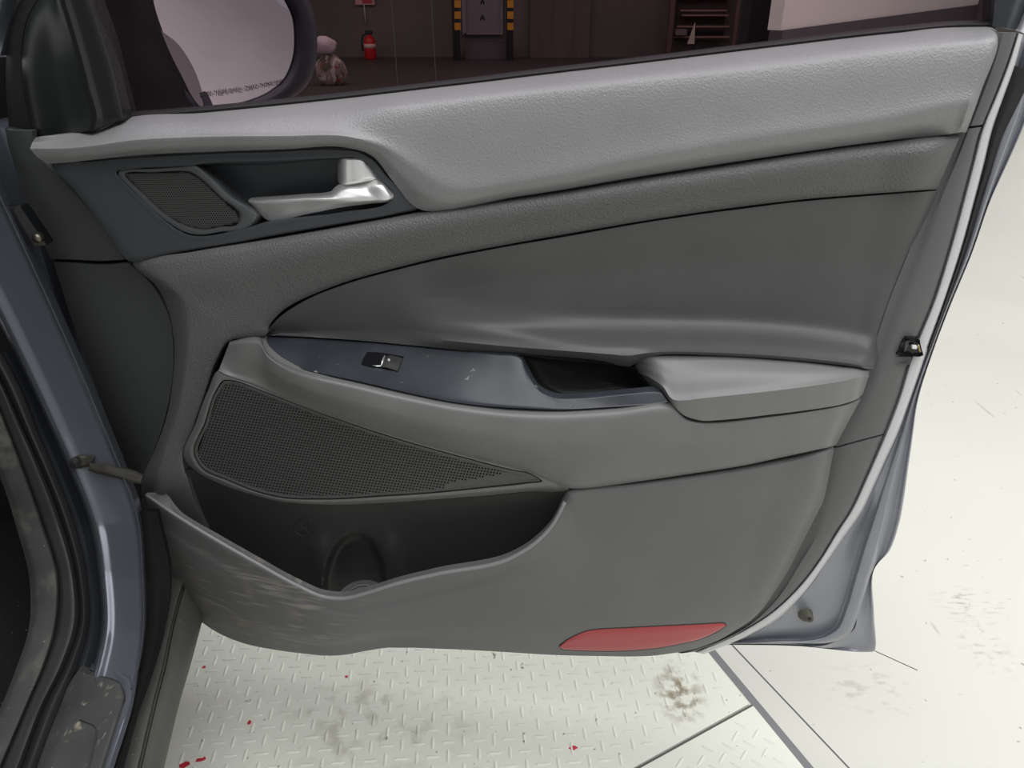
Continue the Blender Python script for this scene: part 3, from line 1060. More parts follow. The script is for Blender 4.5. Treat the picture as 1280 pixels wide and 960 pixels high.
# armrest
arm = []
for (a, b, da, dm, db) in [((287, 427), (272, 462), -10, 4, 4), ((299, 423), (283, 468), -16, 16, 12), ((326, 421.8), (320, 481), -14, 28, 20), ((331, 436), (346, 493.5), 2, 38, 26),
                           ((346, 449), (371, 503.5), 14, 46, 30), ((372, 461.5), (400, 514.5), 29, 53, 33), ((402, 470), (440, 527.5), 44, 57, 35), ((450, 480.5), (481, 540.5), 48, 60, 37),
                           ((510, 494.5), (541, 557.5), 49, 60, 38), ((570, 506), (601, 573.5), 49, 60, 40), ((640, 514), (651, 586.5), 49, 60, 40), ((700, 515.5), (688, 602), 49, 60, 40),
                           ((765, 512), (716, 611), 49, 60, 38), ((838, 506), (800, 602), 48, 58, 36), ((860, 524.5), (868, 592), 48, 53, 36), ((888, 528), (920, 584), 46, 50, 36),
                           ((960, 521), (980, 571.5), 43, 46, 34), ((1020, 513), (1018, 563.5), 38, 40, 30), ((1054, 507), (1036, 559.5), 28, 28, 20), ((1076, 499), (1045, 556.5), -8, -6, -10)]:
    va, vb = np.array(a, float), np.array(b, float)
    f = lambda k: tuple(va + (vb - va) * k)
    if len(arm) < 13 and vb[0] < 712:
        vb = vb + np.array((0.5, 2.5))
        db = 22 + (vb[0] - 281) * 0.035 - (vb[1] - 475) * 0.05 - 0.5
    arm.append([(*f(0), da), (*f(0.05), da + (dm - da) * 0.55), (*f(0.13), dm - 1.5), (*f(0.42), dm), (*f(0.86), db + (dm - db) * 0.35), (*f(0.96), db + 3), (*f(1), db - 3)])
patch('armrest', arm, M_arm, door, nu=200, nv=36, gap=0.3, skirt=16)

# speaker surround and grille
gr = [(281, 475), (291, 475.5), (320, 485.5), (380, 508.5), (445, 531.5), (520, 555), (580, 571.5), (640, 587), (662, 591.5), (677, 601), (660, 604), (600, 610.5), (540, 616.5), (480, 620.5), (400, 624.5), (349, 622), (319, 614.5),
      (285, 601), (250, 583), (242.5, 568), (256, 528), (270, 488)]
so = [(273, 463), (284, 469), (321, 481.5), (381, 506), (446, 528), (521, 551), (582, 568), (646, 584.5), (682, 598), (712, 611.5), (676, 616), (610, 622), (540, 627), (480, 631), (400, 632.5), (345, 627), (313, 619),
      (278, 608), (236, 584), (229.5, 571), (244, 530), (260, 488)]


def gd(u, v):
    return 22 + (u - 281) * 0.035 - (v - 475) * 0.05


sur = []
for i, (a, b) in enumerate(zip(so, gr)):
    va, vb = np.array(a, float), np.array(b, float)
    dg = gd(*b)
    do = dg - 0.5 if i <= 8 else (dg + 2 if i == 9 else (dg - 34 if i <= 18 else dg - 16))
    dm = dg + (1 if i <= 9 else 2)
    sur.append([(*va, do), (*(va + (vb - va) * 0.35), do * 0.35 + dm * 0.65), (*(va + (vb - va) * 0.7), dm), (*(va + (vb - va) * 0.96), dm), (*vb, dg - 2)])
patch('speaker_surround', sur, M_arm, door, nu=200, nv=14, cyclic=True, gap=0.3, skirt=12)
fr = offset_pts(gr, 0.7)
fi = offset_pts(gr, 4.5)
patch('speaker_rim', [[(*a, gd(*a) - 1.6), (*(np.array(a) * 0.75 + np.array(b) * 0.25), gd(*a) + 0.3), (*b, gd(*b) - 0.5)] for a, b in zip(fr, fi)], M_grille, door, nu=200, nv=6, cyclic=True, gap=0, skirt=4)


def keep(p):
    # solid bright tab at the lower right tip of the grille
    u, v = p
    if u > 645:
        return False
    if u > 548:
        vv = np.interp(u, [548, 556, 568, 600, 640], [615, 608, 601.5, 597.5, 590.5])
        if v > vv:
            return False
    return True


perforated('speaker_grille', offset_pts(gr, 3.2), (3.9, 0.55), (-1.15, 3.3), lambda u, v: gd(u, v) - 0.6, M_grille, door, hole=0.56, keep=keep)
patch('speaker_backing', [[(*a, gd(*a) - 5), (430 + (a[0] - 430) * 0.5, 570 + (a[1] - 570) * 0.5, gd(430, 570) - 6)] for a in offset_pts(gr, 2)], M_grilleback, door, nu=90, nv=4, cyclic=True, cap=True, gap=0, skirt=3)

# pocket back wall with the bottle recess
def bottle(u, v):
    # scallop for a bottle: an arch around (443, 735), crown at v = 668
    a = ((u - 444) / 38.0) ** 2 + ((v - 742) / 74.0) ** 2
    s = 1 / (1 + math.exp(min(60.0, (a - 1) * 20)))
    fl = math.exp(-((abs(u - 444) - 44) / 15.0) ** 2) * (1 / (1 + math.exp(-(v - 672) / 7.0)))
    return -36 * s + 10 * fl


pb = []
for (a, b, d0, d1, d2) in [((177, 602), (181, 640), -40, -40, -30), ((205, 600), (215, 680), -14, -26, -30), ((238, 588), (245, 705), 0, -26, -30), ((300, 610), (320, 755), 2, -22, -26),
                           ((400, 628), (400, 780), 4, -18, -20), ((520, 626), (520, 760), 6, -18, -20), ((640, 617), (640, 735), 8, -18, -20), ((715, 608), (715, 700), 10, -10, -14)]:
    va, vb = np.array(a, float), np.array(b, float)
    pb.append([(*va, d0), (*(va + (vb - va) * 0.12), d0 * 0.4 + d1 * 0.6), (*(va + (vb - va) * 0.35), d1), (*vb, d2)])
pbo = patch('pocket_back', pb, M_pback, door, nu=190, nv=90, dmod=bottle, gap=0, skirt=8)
bvh_pb = BVHTree.FromPolygons([v_.co + door.location for v_ in pbo.data.vertices], [p_.vertices[:] for p_ in pbo.data.polygons])
# bottle seat disc in the pocket
bm = bmesh.new()
c = D(452, 744, 20)
for (r0, r1, z) in ((0.021, 0.0235, 0.0), (0.012, 0.015, 0.001)):
    n = 36
    R0 = [bm.verts.new(c + Vector((math.cos(2 * math.pi * k / n) * r0, math.sin(2 * math.pi * k / n) * r0, z))) for k in range(n)]
    R1 = [bm.verts.new(c + Vector((math.cos(2 * math.pi * k / n) * r1, math.sin(2 * math.pi * k / n) * r1, z + 0.002))) for k in range(n)]
    R2 = [bm.verts.new(c + Vector((math.cos(2 * math.pi * k / n) * (r1 + 0.003), math.sin(2 * math.pi * k / n) * (r1 + 0.003), z))) for k in range(n)]
    for k in range(n):
        l = (k + 1) % n
        bm.faces.new([R0[k], R0[l], R1[l], R1[k]])
        bm.faces.new([R1[k], R1[l], R2[l], R2[k]])
vs = [bm.verts.new(c + Vector((math.cos(2 * math.pi * k / 36) * 0.036, math.sin(2 * math.pi * k / 36) * 0.036, -0.002))) for k in range(36)]
bm.faces.new(vs)
ex = bmesh.ops.extrude_face_region(bm, geom=[bm.faces[-1]]) if False else None
finish('bottle_seat', bm, M_mid, door)
# embossed emblem: a cup struck out, in a circle
bm = bmesh.new()
def emb(u, v):
    h = bvh_pb.ray_cast(CAM, ray(u, v).normalized())[0]
    return (h if h is not None else D(u, v, -20)) + DN * 0.0003
ring = [emb(381 + 13.5 * math.cos(a), 659 + 11 * math.sin(a)) for a in np.linspace(0, 2 * math.pi, 33)]
tube(bm, ring, 0.0007, 5, False)
tube(bm, [emb(372, 654), emb(380, 660), emb(389, 668)], 0.0007, 5)
tube(bm, [emb(386 + 4 * math.cos(a), 657 + 3.2 * math.sin(a)) for a in np.linspace(0, 2 * math.pi, 15)], 0.0006, 5, False)
tube(bm, [emb(383, 660), emb(377, 666)], 0.0007, 5)
finish('pocket_emblem', bm, M_pback, door)

# pocket front
pf = []
PFC = [((180, 617), (214, 744), 2, -6, -14), ((200, 629.5), (235, 764), 20, 14, -6), ((225, 646), (262, 785), 34, 30, 4), ((270, 673.5), (300, 803), 48, 46, 14), ((320, 702), (340, 812), 58, 56, 22),
       ((370, 729.5), (385, 818), 64, 62, 26), ((405, 744.5), (410, 820), 66, 64, 28), ((430, 746.5), (430, 819), 66, 62, 26), ((460, 739.5), (455, 814.5), 65, 58, 24), ((495, 728.5), (485, 810), 63, 52, 20),
       ((545, 716.5), (540, 811), 60, 48, 18), ((640, 695.5), (640, 816), 56, 46, 16), ((665, 680.5), (680, 818.5), 52, 46, 16), ((690, 655.5), (720, 820), 44, 46, 16), ((706, 626), (750, 820.5), 36, 46, 16),
       ((712, 613.5), (790, 821), 34, 46, 16), ((800, 603.5), (840, 817), 33, 46, 16), ((900, 588.5), (880, 808), 31, 44, 14), ((980, 574), (915, 791), 28, 40, 12), ((1033, 562.5), (955, 759), 20, 30, 4),
       ((1043, 560.5), (985, 714), -12, -8, -18)]
CR = [None, None, None, None, None, None, None, (430, 766), (458, 760), (490, 753), (545, 741), (640, 717), (668, 711), (700, 704), (735, 696), (768, 688), (822, 676), (888, 661), (948, 647), (1012, 632), (1029, 628)]
for i, (a, b, d0, d1, d2) in enumerate(PFC):
    va, vb = np.array(a, float), np.array(b, float)
    if CR[i]:
        cr = np.array(CR[i], float)
    else:
        cr = va + (vb - va) * 0.22
    n = (cr - va)
    n = n / np.linalg.norm(n)
    near = vb + (cr - vb) * (10 / max(np.linalg.norm(cr - vb), 11))
    near2 = vb + (cr - vb) * 0.4
    flat = i >= 15
    r0 = (203, 618) if i == 0 else ((208, 622) if i == 1 else tuple(va - n * (0 if flat else 4)))
    pf.append([(*r0, d0 - (2 if flat else (14 if i < 2 else 9))), (*(va + n * 1.5), d0), (*(va + n * 6), d0 + (2 if not flat else 4)), (*cr, (d0 + d1) / 2 + 1), (*(cr + (vb - cr) * 0.08), (d0 + d1) / 2 + 3), (*near2, d1), (*near, d2 + 10), (*vb, d2)])
pf_o = patch('pocket_front', pf, M_pocket, door, nu=260, nv=40, gap=0.4, skirt=6)

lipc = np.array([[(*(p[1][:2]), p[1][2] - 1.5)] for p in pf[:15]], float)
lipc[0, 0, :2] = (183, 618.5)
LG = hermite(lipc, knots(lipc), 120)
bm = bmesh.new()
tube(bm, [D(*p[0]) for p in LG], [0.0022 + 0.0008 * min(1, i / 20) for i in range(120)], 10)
finish('pocket_lip_highlight', bm, mat('worn_lip_highlight', g(138, 0, 0), 0.36, grain=(900, 0.0002, 0.3)), door, 60)  # lighter tube added along the worn rim to paint its highlight

# red reflector set into the pocket front
base = door.location
me = pf_o.data
bvh = BVHTree.FromPolygons([v.co + base for v in me.vertices], [p.vertices[:] for p in me.polygons])


def on_pocket(u, v, d):
    r = ray(u, v)
    h = bvh.ray_cast(CAM, r.normalized())
    p = h[0] if h[0] is not None else D(u, v, 30)
    return p + DN * (d / 1000.0)


rt = [(699.5, 807.5), (705, 803), (714, 797.5), (732, 789.5), (747, 787), (780, 785.2), (820, 783.2), (860, 781.2), (895, 779.4), (904, 779), (907, 781)]
rb = [(699.5, 808), (702, 810.5), (712, 812), (735, 813), (760, 813.5), (790, 812.5), (820, 809.8), (850, 804.5), (880, 796.5), (897, 788.5), (907, 781.6)]
patch('red_reflector', [[(*a, 0.4), (*(np.array(a) * 0.85 + np.array(b) * 0.15), 1.6), (*(np.array(a) * 0.15 + np.array(b) * 0.85), 1.6), (*b, 0.4)] for a, b in zip(rt, rb)],
      M_red, door, nu=60, nv=8, mode=on_pocket, gap=0, skirt=6, back=-DN)
patch('reflector_groove', [[(*(np.array(a) + (np.array((-1.2, -1.0)) if i < 3 else np.array((0.8, -1.2)) if i > 8 else np.array((0, -1.2)))), 0.25), (*b_, 0.25)]
                           for i, (a, b_) in enumerate(zip(rt, [(p[0] + (1.0 if i > 8 else -0.6 if i < 2 else 0), p[1] + 1.0) for i, p in enumerate(rb)]))],
      M_rubber, door, nu=60, nv=4, mode=on_pocket, gap=0, skirt=3, back=-DN)

# elbow pad
pad = [[(792.5, 456, -8), (792.3, 459, -6), (793, 464, -12), (797, 471, -20)],
       [(797, 450.5, 2), (805, 458, 12), (810, 470, 18), (814, 484, 10)],
       [(803, 447.8, 12), (822, 464, 30), (828, 482, 44), (829, 493, 32)],
       [(816, 445, 18), (842, 474, 42), (842, 499, 58), (845, 511, 52)],
       [(832, 444.8, 19), (856, 474, 44), (856, 500, 60), (856, 520, 52)],
       [(855, 444.8, 19), (874, 472, 45), (874, 498, 61), (874, 525.5, 52)],
       [(900, 445.6, 19), (908, 469, 44), (908, 494.5, 60), (898, 525.5, 50)],
       [(960, 449, 18), (964, 467, 41), (964, 488.5, 57), (960, 519, 47)],
       [(1010, 453, 16), (1014, 465, 34), (1018, 481.5, 50), (1020, 511.5, 41)],
       [(1048, 457, 12), (1054, 464, 24), (1058, 475, 38), (1053, 505.5, 31)],
       [(1075, 460.8, 6), (1078, 464.5, 12), (1079, 470, 20), (1072, 498.5, 14)],
       [(1087, 462, -14), (1087, 464.5, -10), (1086.5, 470, -8), (1079, 492, -14)]]
pad = [[c_[0], c_[1], tuple(np.array(c_[1]) * 0.2 + np.array(c_[2]) * 0.8 - np.array((0, 0, 0.8))), tuple(np.array(c_[2]) + np.array((0, 0.8, 0.3))), tuple(np.array(c_[2]) * 0.86 + np.array(c_[3]) * 0.14), c_[3]] for c_ in pad]
patch('elbow_pad', pad, M_pad, door, nu=120, nv=26, gap=0.35, skirt=14)

# grey strip at the door's rear edge, in three lengths
SL = [(1249, 40), (1239, 75), (1224, 117), (1206, 166), (1190, 205), (1174, 240), (1150, 305), (1120, 380), (1092, 461), (1064, 520), (1044, 560), (1033, 605), (1020, 650), (1006, 684), (988, 714), (970, 744), (952, 766), (925, 789), (893, 805), (850, 817)]
SR = [(1272, 41), (1260, 78), (1245, 117), (1226, 163), (1215, 205), (1206, 240), (1187, 310), (1165, 380), (1140, 440), (1122, 500), (1105, 544), (1094, 570), (1079, 604), (1064, 636), (1046, 664), (1026, 697), (1000, 731), (964, 765), (925, 789.5), (868, 815)]


def strip_cols(i0, i1, ins=(0, 0)):
    out = []
    for i in range(i0, i1):
        a, b = SL[i], SR[i]
        m_ = ((a[0] + b[0]) / 2, (a[1] + b[1]) / 2)
        out.append([(a[0] - 9, a[1] - 4, -30), (*a, -28), (*(np.array(a) * 0.75 + np.array(b) * 0.25), -24), (*m_, -24), (*(np.array(a) * 0.1 + np.array(b) * 0.9), -30), (*b, -40)])
    return out


def cut(i, k):
    f = lambda P: tuple(np.array(P[i]) * (1 - k) + np.array(P[i + 1]) * k)
    return f(SL), f(SR)


def seam_col(i, k):
    a, b = cut(i, k)
    return [(a[0] - 9, a[1] - 4, -30), (*a, -28), (*(np.array(a) * 0.75 + np.array(b) * 0.25), -24), (*((np.array(a) + np.array(b)) / 2), -24), (*(np.array(a) * 0.1 + np.array(b) * 0.9), -30), (*b, -40)]


patch('edge_strip', strip_cols(0, 3) + [seam_col(2, 0.85)], M_strip, door, nu=40, nv=10, gap=0.5, skirt=10)
patch('edge_strip', [seam_col(2, 0.9)] + strip_cols(3, 10) + [seam_col(9, 0.96)], M_strip, door, nu=80, nv=10, gap=0.5, skirt=10)
patch('edge_strip', [seam_col(9, 1.0)] + strip_cols(11, 20), M_strip, door, nu=80, nv=10, gap=0.5, skirt=10)

# light rubber seal and dark gap along the rear edge
R2 = [(1279, 43), (1269, 82), (1256, 119), (1241, 163), (1231, 205), (1222, 240), (1203, 310), (1180, 380), (1160, 436), (1137, 502), (1121, 545), (1108, 573), (1093, 606), (1077, 640), (1056, 670), (1034, 702), (1008, 738), (973, 773), (935, 795), (880, 818)]
sealc = []
for a, b in zip(SR, R2):
    va, vb = np.array(a, float), np.array(b, float)
    sealc.append([(*va, -42), (*(va + (vb - va) * 0.25), -34), (*(va + (vb - va) * 0.7), -34), (*vb, -46)])
patch('door_seal', sealc, M_seal, door, nu=120, nv=10, gap=0.2, skirt=14)

# painted inner face of the door shell, its ridge and the outer flange
SH_L = [(1279, 43), (1269, 82), (1256, 119), (1241, 163), (1231, 205), (1222, 240), (1203, 310), (1180, 380), (1160, 436), (1137, 502), (1121, 545), (1108, 573), (1093, 606), (1077, 640), (1056, 670), (1034, 702), (1010, 736), (988, 760), (968, 776), (935, 795), (902, 804)]
SH_R = [(1300, 60), (1285, 108), (1271, 150), (1255, 193), (1244, 222), (1236, 244), (1212, 316), (1184, 384), (1163, 440), (1139, 510), (1130, 546), (1122, 580), (1112, 620), (1105, 655), (1096, 690), (1085, 727), (1072, 770), (1062, 792), (1046, 801), (985, 804), (905, 804)]
shell = []
for i, (a, b) in enumerate(zip(SH_L, SH_R)):
    va, vb = np.array(a, float), np.array(b, float)
    f = lambda k: tuple(va + (vb - va) * k)
    w = np.linalg.norm(vb - va)
    rec = -8 if w > 25 else 0
    lk = min(0.35, 8 / max(w, 1))
    shell.append([(*va, -46), (*f(0.12), -50), (*f(max(0.3, 1 - 26 / max(w, 30))), -50 + rec), (*f(max(0.45, 1 - 21 / max(w, 30))), -50 + rec), (*f(max(0.6, 1 - 15 / max(w, 30))), -45), (*f(0.92), -43), (*vb, -50)])
patch('door_shell', shell, M_edgepaint, door, nu=140, nv=26, gap=0, skirt=30)
# dark strip of the outer seal between shell and skin at the top right
OS_R = [(1312, 66), (1296, 112), (1282, 152), (1264, 194), (1251, 222), (1241, 244), (1215, 317), (1187, 385), (1166, 441), (1146, 508), (1141, 545), (1136, 580), (1130, 622), (1124, 654), (1112, 688), (1093, 711), (1092.5, 770), (1092.5, 814), (1084, 815), (1000, 808), (905, 806)]
fl_ = []
for a, b in zip(SH_R, OS_R):
    va, vb = np.array(a, float), np.array(b, float)
    f = lambda k: tuple(va + (vb - va) * k)
    fl_.append([(*va, -54), (*f(0.3), -62), (*f(0.55), -66), (*f(0.9), -62), (*vb, -66)])
patch('outer_flange', fl_, M_edgepaint, door, nu=140, nv=12, gap=0, skirt=12)
skin = [(64, 225), (120, 196), (200, 178), (330, 160), (480, 140), (640, 122), (820, 98), (1000, 78), (1130, 64), (1225, 56), (1258, 70), (1258, 110), (1250, 160), (1232, 222), (1204, 300), (1172, 385), (1140, 470), (1126, 520), (1118, 580), (1106, 640), (1090, 690), (1078, 716), (1074, 770), (1070, 800), (1000, 800), (900, 797), (760, 803), (640, 804), (540, 803), (440, 802), (360, 798), (300, 788), (250, 762), (215, 720), (190, 660), (165, 590), (125, 480), (90, 360)]
patch('outer_skin', [[(*p, -96), (600 + (p[0] - 600) * 0.97, 440 + (p[1] - 440) * 0.975, -112), (600 + (p[0] - 600) * 0.6, 440 + (p[1] - 440) * 0.6, -130)] for p in skin], M_paint, door, nu=90, nv=8,
      cyclic=True, cap=True, gap=0, skirt=0)

os_ = []
for (a, w) in zip(R2[1:9], (26, 20, 13, 9, 6, 4, 3, 2.5)):
    os_.append([(a[0] - 1, a[1], -44), (a[0] + w * 0.4, a[1] + w * 0.16, -38), (a[0] + w, a[1] + w * 0.4, -44)])
patch('outer_seal', os_, M_rubber, door, nu=60, nv=8, gap=0, skirt=8)

# latch
lat = [[(1121, 443.5, -18), (1123, 441, -20), (1130, 424.5, -20), (1133, 422.5, -18)],
       [(1128, 445, -18), (1129, 441, -26), (1135, 426, -26), (1137, 423, -18)],
       [(1140, 445.3, -20), (1140, 442, -28), (1143, 427, -28), (1144, 423.6, -20)],
       [(1150, 445.7, -24), (1149, 442, -30), (1147, 428, -30), (1148.5, 424.3, -24)],
       [(1154.5, 444, -26), (1153.5, 441, -28), (1150, 427, -28), (1150, 425, -26)]]
la = patch('door_latch', lat, M_gloss, door, nu=30, nv=12, gap=0, skirt=14)
bm = bmesh.new()
obox(bm, D(1142.5, 433.5, -22), DE * 0.0028, DN * 0.003, Vector((0, 0, 0.0018)), 0.0008)
finish('latch_claw', bm, M_white, la)
bm = bmesh.new()
tube(bm, [D(1147.5, 431, -23), D(1150, 440, -23)], 0.0012, 6)
finish('latch_spring', bm, M_brass, la)
rec = [[(1119, 446, -24), (1120, 449, -27), (1119, 452, -26), (1118, 455, -24)], [(1130, 446, -24), (1130, 449, -30), (1129, 452, -29), (1129, 455.5, -24)],
       [(1139, 446.5, -26), (1139, 449, -32), (1138.5, 453, -31), (1138, 456, -26)]]
patch('latch_recess', rec, M_strip, door, nu=16, nv=10, gap=0, skirt=6)

# rubber stop and drain hole
bm = bmesh.new()
c = D(1006, 767, -54)
tip = D(1012, 773, -28)
tube(bm, [c, c * 0.75 + tip * 0.25, c * 0.7 + tip * 0.3, tip], [0.011, 0.0105, 0.0075, 0.006], 16)
st = finish('rubber_stop', bm, M_olive, door)
bm = bmesh.new()
tube(bm, [tip + (tip - c) * -0.1, tip + (tip - c).normalized() * 0.0006], [0.0028, 0.0028], 10)
finish('stop_bore', bm, M_rubber, st)
bm = bmesh.new()
c = D(1000, 762, -53)
tube(bm, [c, c + DN * 0.0012], [0.0075, 0.0065], 14)
finish('drain_plug', bm, M_rubber, door)

# emboss screw marks left out; window switch
sw_c = D(477, 454, 8)
def swp(u, v, d):
    # plane of the switch panel at that spot
    h = bvh_sw.ray_cast(CAM, ray(u, v).normalized())
    p = h[0] if h[0] is not None else D(u, v, 0)
    return p + Vector((0.0, -0.35, 0.94)) * (d / 1000.0)


bvh_sw = BVHTree.FromPolygons([v_.co + door.location for v_ in swo.data.vertices], [p_.vertices[:] for p_ in swo.data.polygons])


well = [[(451.5, 456, 0.8), (453.5, 450, 0.8), (458.5, 441.5, 0.8)], [(462, 459, 0.8), (465, 450, 0.8), (470, 442, 0.8)], [(476, 460.8, 0.8), (479, 452, 0.8), (484, 443.5, 0.8)], [(497.5, 465, 0.8), (501, 456, 0.8), (504.5, 447, 0.8)]]
sw = patch('window_switch', well, M_gloss, door, nu=24, nv=8, mode=swp, gap=0, skirt=5, back=-DN)
key = [[(477, 460.3, 1), (480, 453, 4), (482.5, 447.2, 1)], [(480, 461.2, 3), (483, 454, 5), (485.5, 447.2, 2.4)], [(490, 463.3, 2.4), (493, 455.5, 4), (496, 448.4, 2)], [(497, 464.8, 1), (500.5, 456.6, 2), (503.5, 449.4, 1)]]
patch('switch_key', key, mat('switch_key_dark', rgb(58, 58, 58), 0.3), sw, nu=20, nv=10, mode=swp, gap=0, skirt=3, back=-DN)
bm = bmesh.new()
tube(bm, [swp(481.5, 448, 4.5), swp(479.5, 453, 5), swp(477, 459.5, 4)], 0.0011, 6)
tube(bm, [swp(477, 459.5, 3), swp(471, 459.3, 2.4), swp(466, 457.5, 1.6)], [0.0011, 0.0012, 0.0004], 6)
finish('switch_edge_highlight', bm, M_chrome, sw)
bm = bmesh.new()
obox(bm, swp(486.8, 454, 5.5), DE * 0.0015, DN * 0.0006, Vector((0, 0, 0.002)), 0.0004)
finish('switch_mark', bm, M_white, sw)

# window frame: sail trim, seals, rear frame
sail = []
for v, ul, ur, urd in [(-60, 74, 92, 96), (0, 47, 78, 114), (20, 36, 84, 121), (47, 29, 92, 130), (87, 26.5, 103, 142), (117, 30, 111, 149), (147, 36, 118, 156)]:
    w = urd - ur
    sail.append([(ul, v, -80), (ul + 5, v, -68), (ul + (ur - ul) * 0.6, v, -42), (ur - 7, v + 1, -24), (ur - 2, v, -18.5), (ur + 3, v, -17.5), (ur + 8, v - 1, -20), (urd - 3, v, -22), (urd, v, -28)])
sail.append([(43, 171, -78), (48, 171, -66), (84, 167, -46), (106, 164.8, -26), (113, 163.7, -20.5), (119, 162.3, -19.5), (125, 160, -21), (153, 149.6, -23), (156, 148.5, -28)])
patch('sail_trim', sail, M_sail, door, nu=70, nv=40, gap=0.4, skirt=16)
fs = [[(40, -60, -100), (50, -60, -88), (72, -60, -84)], [(25, 0, -100), (35, 0, -88), (46, 0, -84)], [(12.5, 34, -100), (22, 34, -88), (34, 22, -84)], [(7.5, 87, -100), (15, 87, -88), (26, 80, -84)], [(8, 120, -100), (18, 120, -88), (30, 118, -84)], [(11, 158, -100), (24, 160, -88), (40, 164, -84)]]
patch('frame_seal', fs, M_black, door, nu=40, nv=10, gap=0, skirt=14)
gr_ = [[(95, -60, -46), (103, -60, -52)], [(114, 0, -46), (120, 0, -52)], [(130, 47, -46), (137, 47, -52)], [(142, 94, -46), (149, 94, -52)], [(155, 147, -46), (163, 146, -52)]]
patch('glass_run', gr_, M_rubber, door, nu=40, nv=5, gap=0, skirt=16)
rf = [[(1241, -80, -50), (1243, -80, -38), (1275, -80, -36), (1300, -80, -60)], [(1240, -20, -50), (1243, -20, -38), (1270, -20, -36), (1292, -20, -60)], [(1238, 10, -50), (1241, 10, -38), (1262, 12, -36), (1280, 14, -60)], [(1236, 32, -50), (1239, 33, -38), (1255, 35, -36), (1271, 38, -60)]]
patch('rear_window_frame', rf, mat('frame_dark_paint', rgb(40, 44, 50), 0.3, coat=0.3), door, nu=30, nv=14, gap=0, skirt=20)
rs = [[(1300, -80, -64), (1308, -80, -56), (1320, -80, -64)], [(1281, 14, -62), (1287, 16, -50), (1300, 20, -62)], [(1272, 36, -58), (1277, 40, -44), (1283, 44, -58)]]
patch('door_seal', rs, M_seal, door, nu=20, nv=8, gap=0, skirt=14)

# glass pane leaning in slightly towards the top
gp = [[(100, -120, -6), (117, 0, -28), (160, 150, -56)], [(640, -180, 6), (640, -40, -24), (640, 106, -56)], [(1246, -180, 6), (1242, -60, -26), (1237, 42, -52)]]
G = grid_of(gp, 30, 14)
bm = bmesh.new()
lay = []
for off in (0, -4):
    lay.append([[bm.verts.new(D(p[0], p[1], p[2] + off)) for p in row] for row in G])
for L_, fl2 in ((lay[0], 1), (lay[1], 0)):
    for i in range(len(L_) - 1):
        for j in range(len(L_[0]) - 1):
            q = [L_[i][j], L_[i][j + 1], L_[i + 1][j + 1], L_[i + 1][j]]
            bm.faces.new(q if fl2 else q[::-1])
A, B = lay
n, m_ = len(A), len(A[0])
edge = [(i, 0) for i in range(n)] + [(n - 1, j) for j in range(1, m_)] + [(i, m_ - 1) for i in reversed(range(n - 1))] + [(0, j) for j in reversed(range(1, m_ - 1))]
for k in range(len(edge)):
    a, b = edge[k], edge[(k + 1) % len(edge)]
    bm.faces.new([A[a[0]][a[1]], B[a[0]][a[1]], B[b[0]][b[1]], A[b[0]][b[1]]])
finish('window_glass', bm, M_glass, door, 30, fix=True)

# side mirror outside the glass
MD = -270


def mp(u, v, d):
    # mirror plane: turned towards the rear and up
    return D(u, v, MD + d - (u - 280) * 1.05 + (v - 60) * 0.10)


mo = [(183, -60), (250, -70), (330, -48), (356, 0), (366, 20), (369, 45), (366, 75), (356, 98), (335, 116), (305, 128), (280, 133), (252, 136.5), (240, 120), (222, 92), (205, 60), (192, 28), (185, 2)]
house = [(150, -110), (250, -120), (350, -90), (384, 0), (391, 22), (394, 48), (392, 80), (384, 102), (362, 122), (330, 136), (290, 143), (250, 147), (232, 128), (208, 96), (186, 62), (172, 28), (162, -10)]
hc = np.array((270, 30.0))
hs = []
for a, b in zip(house, mo):
    va, vb = np.array(a, float), np.array(b, float)
    o_ = va + (va - hc) * 0.02
    hs.append([(*(hc + (va - hc) * 0.55), -110), (*(hc + (va - hc) * 0.95), -60), (*o_, -14), (*(va * 0.85 + vb * 0.15), 4), (*(va * 0.4 + vb * 0.6), 3), (*(va * 0.12 + vb * 0.88), -3), (*vb, -12)])
sm = patch('side_mirror', hs, mat('mirror_housing', rgb(38, 39, 44), 0.5), door, nu=120, nv=26, mode=mp, cyclic=True, gap=0, skirt=0)
patch('mirror_glass', [[(*a, -9), (*(hc + (np.array(a) - hc) * 0.5), -8.2)] for a in mo], M_mirror, sm, nu=90, nv=10, mode=mp, cyclic=True, cap=True, gap=0, skirt=3)
refl_band = [[(186, 4, -6), (194, 34, -6)], [(192, 28, -6), (205, 41, -6)], [(205, 60, -6), (222, 55, -6)], [(222, 92, -6), (240, 82, -6)], [(240, 120, -6), (252, 113, -6)], [(250, 136, -6), (258, 136, -6)]]
patch('mirror_reflection_band', refl_band, M_mirror_reflection, sm, nu=30, nv=5, mode=mp, gap=0, skirt=1)  # painted reflection: darker silver band laid over the mirror glass
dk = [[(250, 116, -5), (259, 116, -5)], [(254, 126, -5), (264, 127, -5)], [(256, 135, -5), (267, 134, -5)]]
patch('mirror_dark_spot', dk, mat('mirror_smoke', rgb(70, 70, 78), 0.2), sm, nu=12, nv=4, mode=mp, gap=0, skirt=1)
# arm of the mirror
foot = [[(118, -60, 30), (165, -90, 20), (190, -60, 0)], [(124, 0, 40), (160, 0, 30), (186, 2, 0)], [(135, 40, 50), (170, 40, 30), (198, 40, 0)], [(148, 90, 60), (190, 92, 40), (222, 92, 0)], [(160, 138, 70), (205, 140, 50), (250, 139, 5)], [(166, 150, 72), (205, 150, 60), (256, 148, 20)]]
patch('mirror_arm', foot, mat('mirror_arm_black', rgb(18, 18, 20), 0.6, spec=0.2), sm, nu=40, nv=14, mode=mp, gap=0, skirt=30)

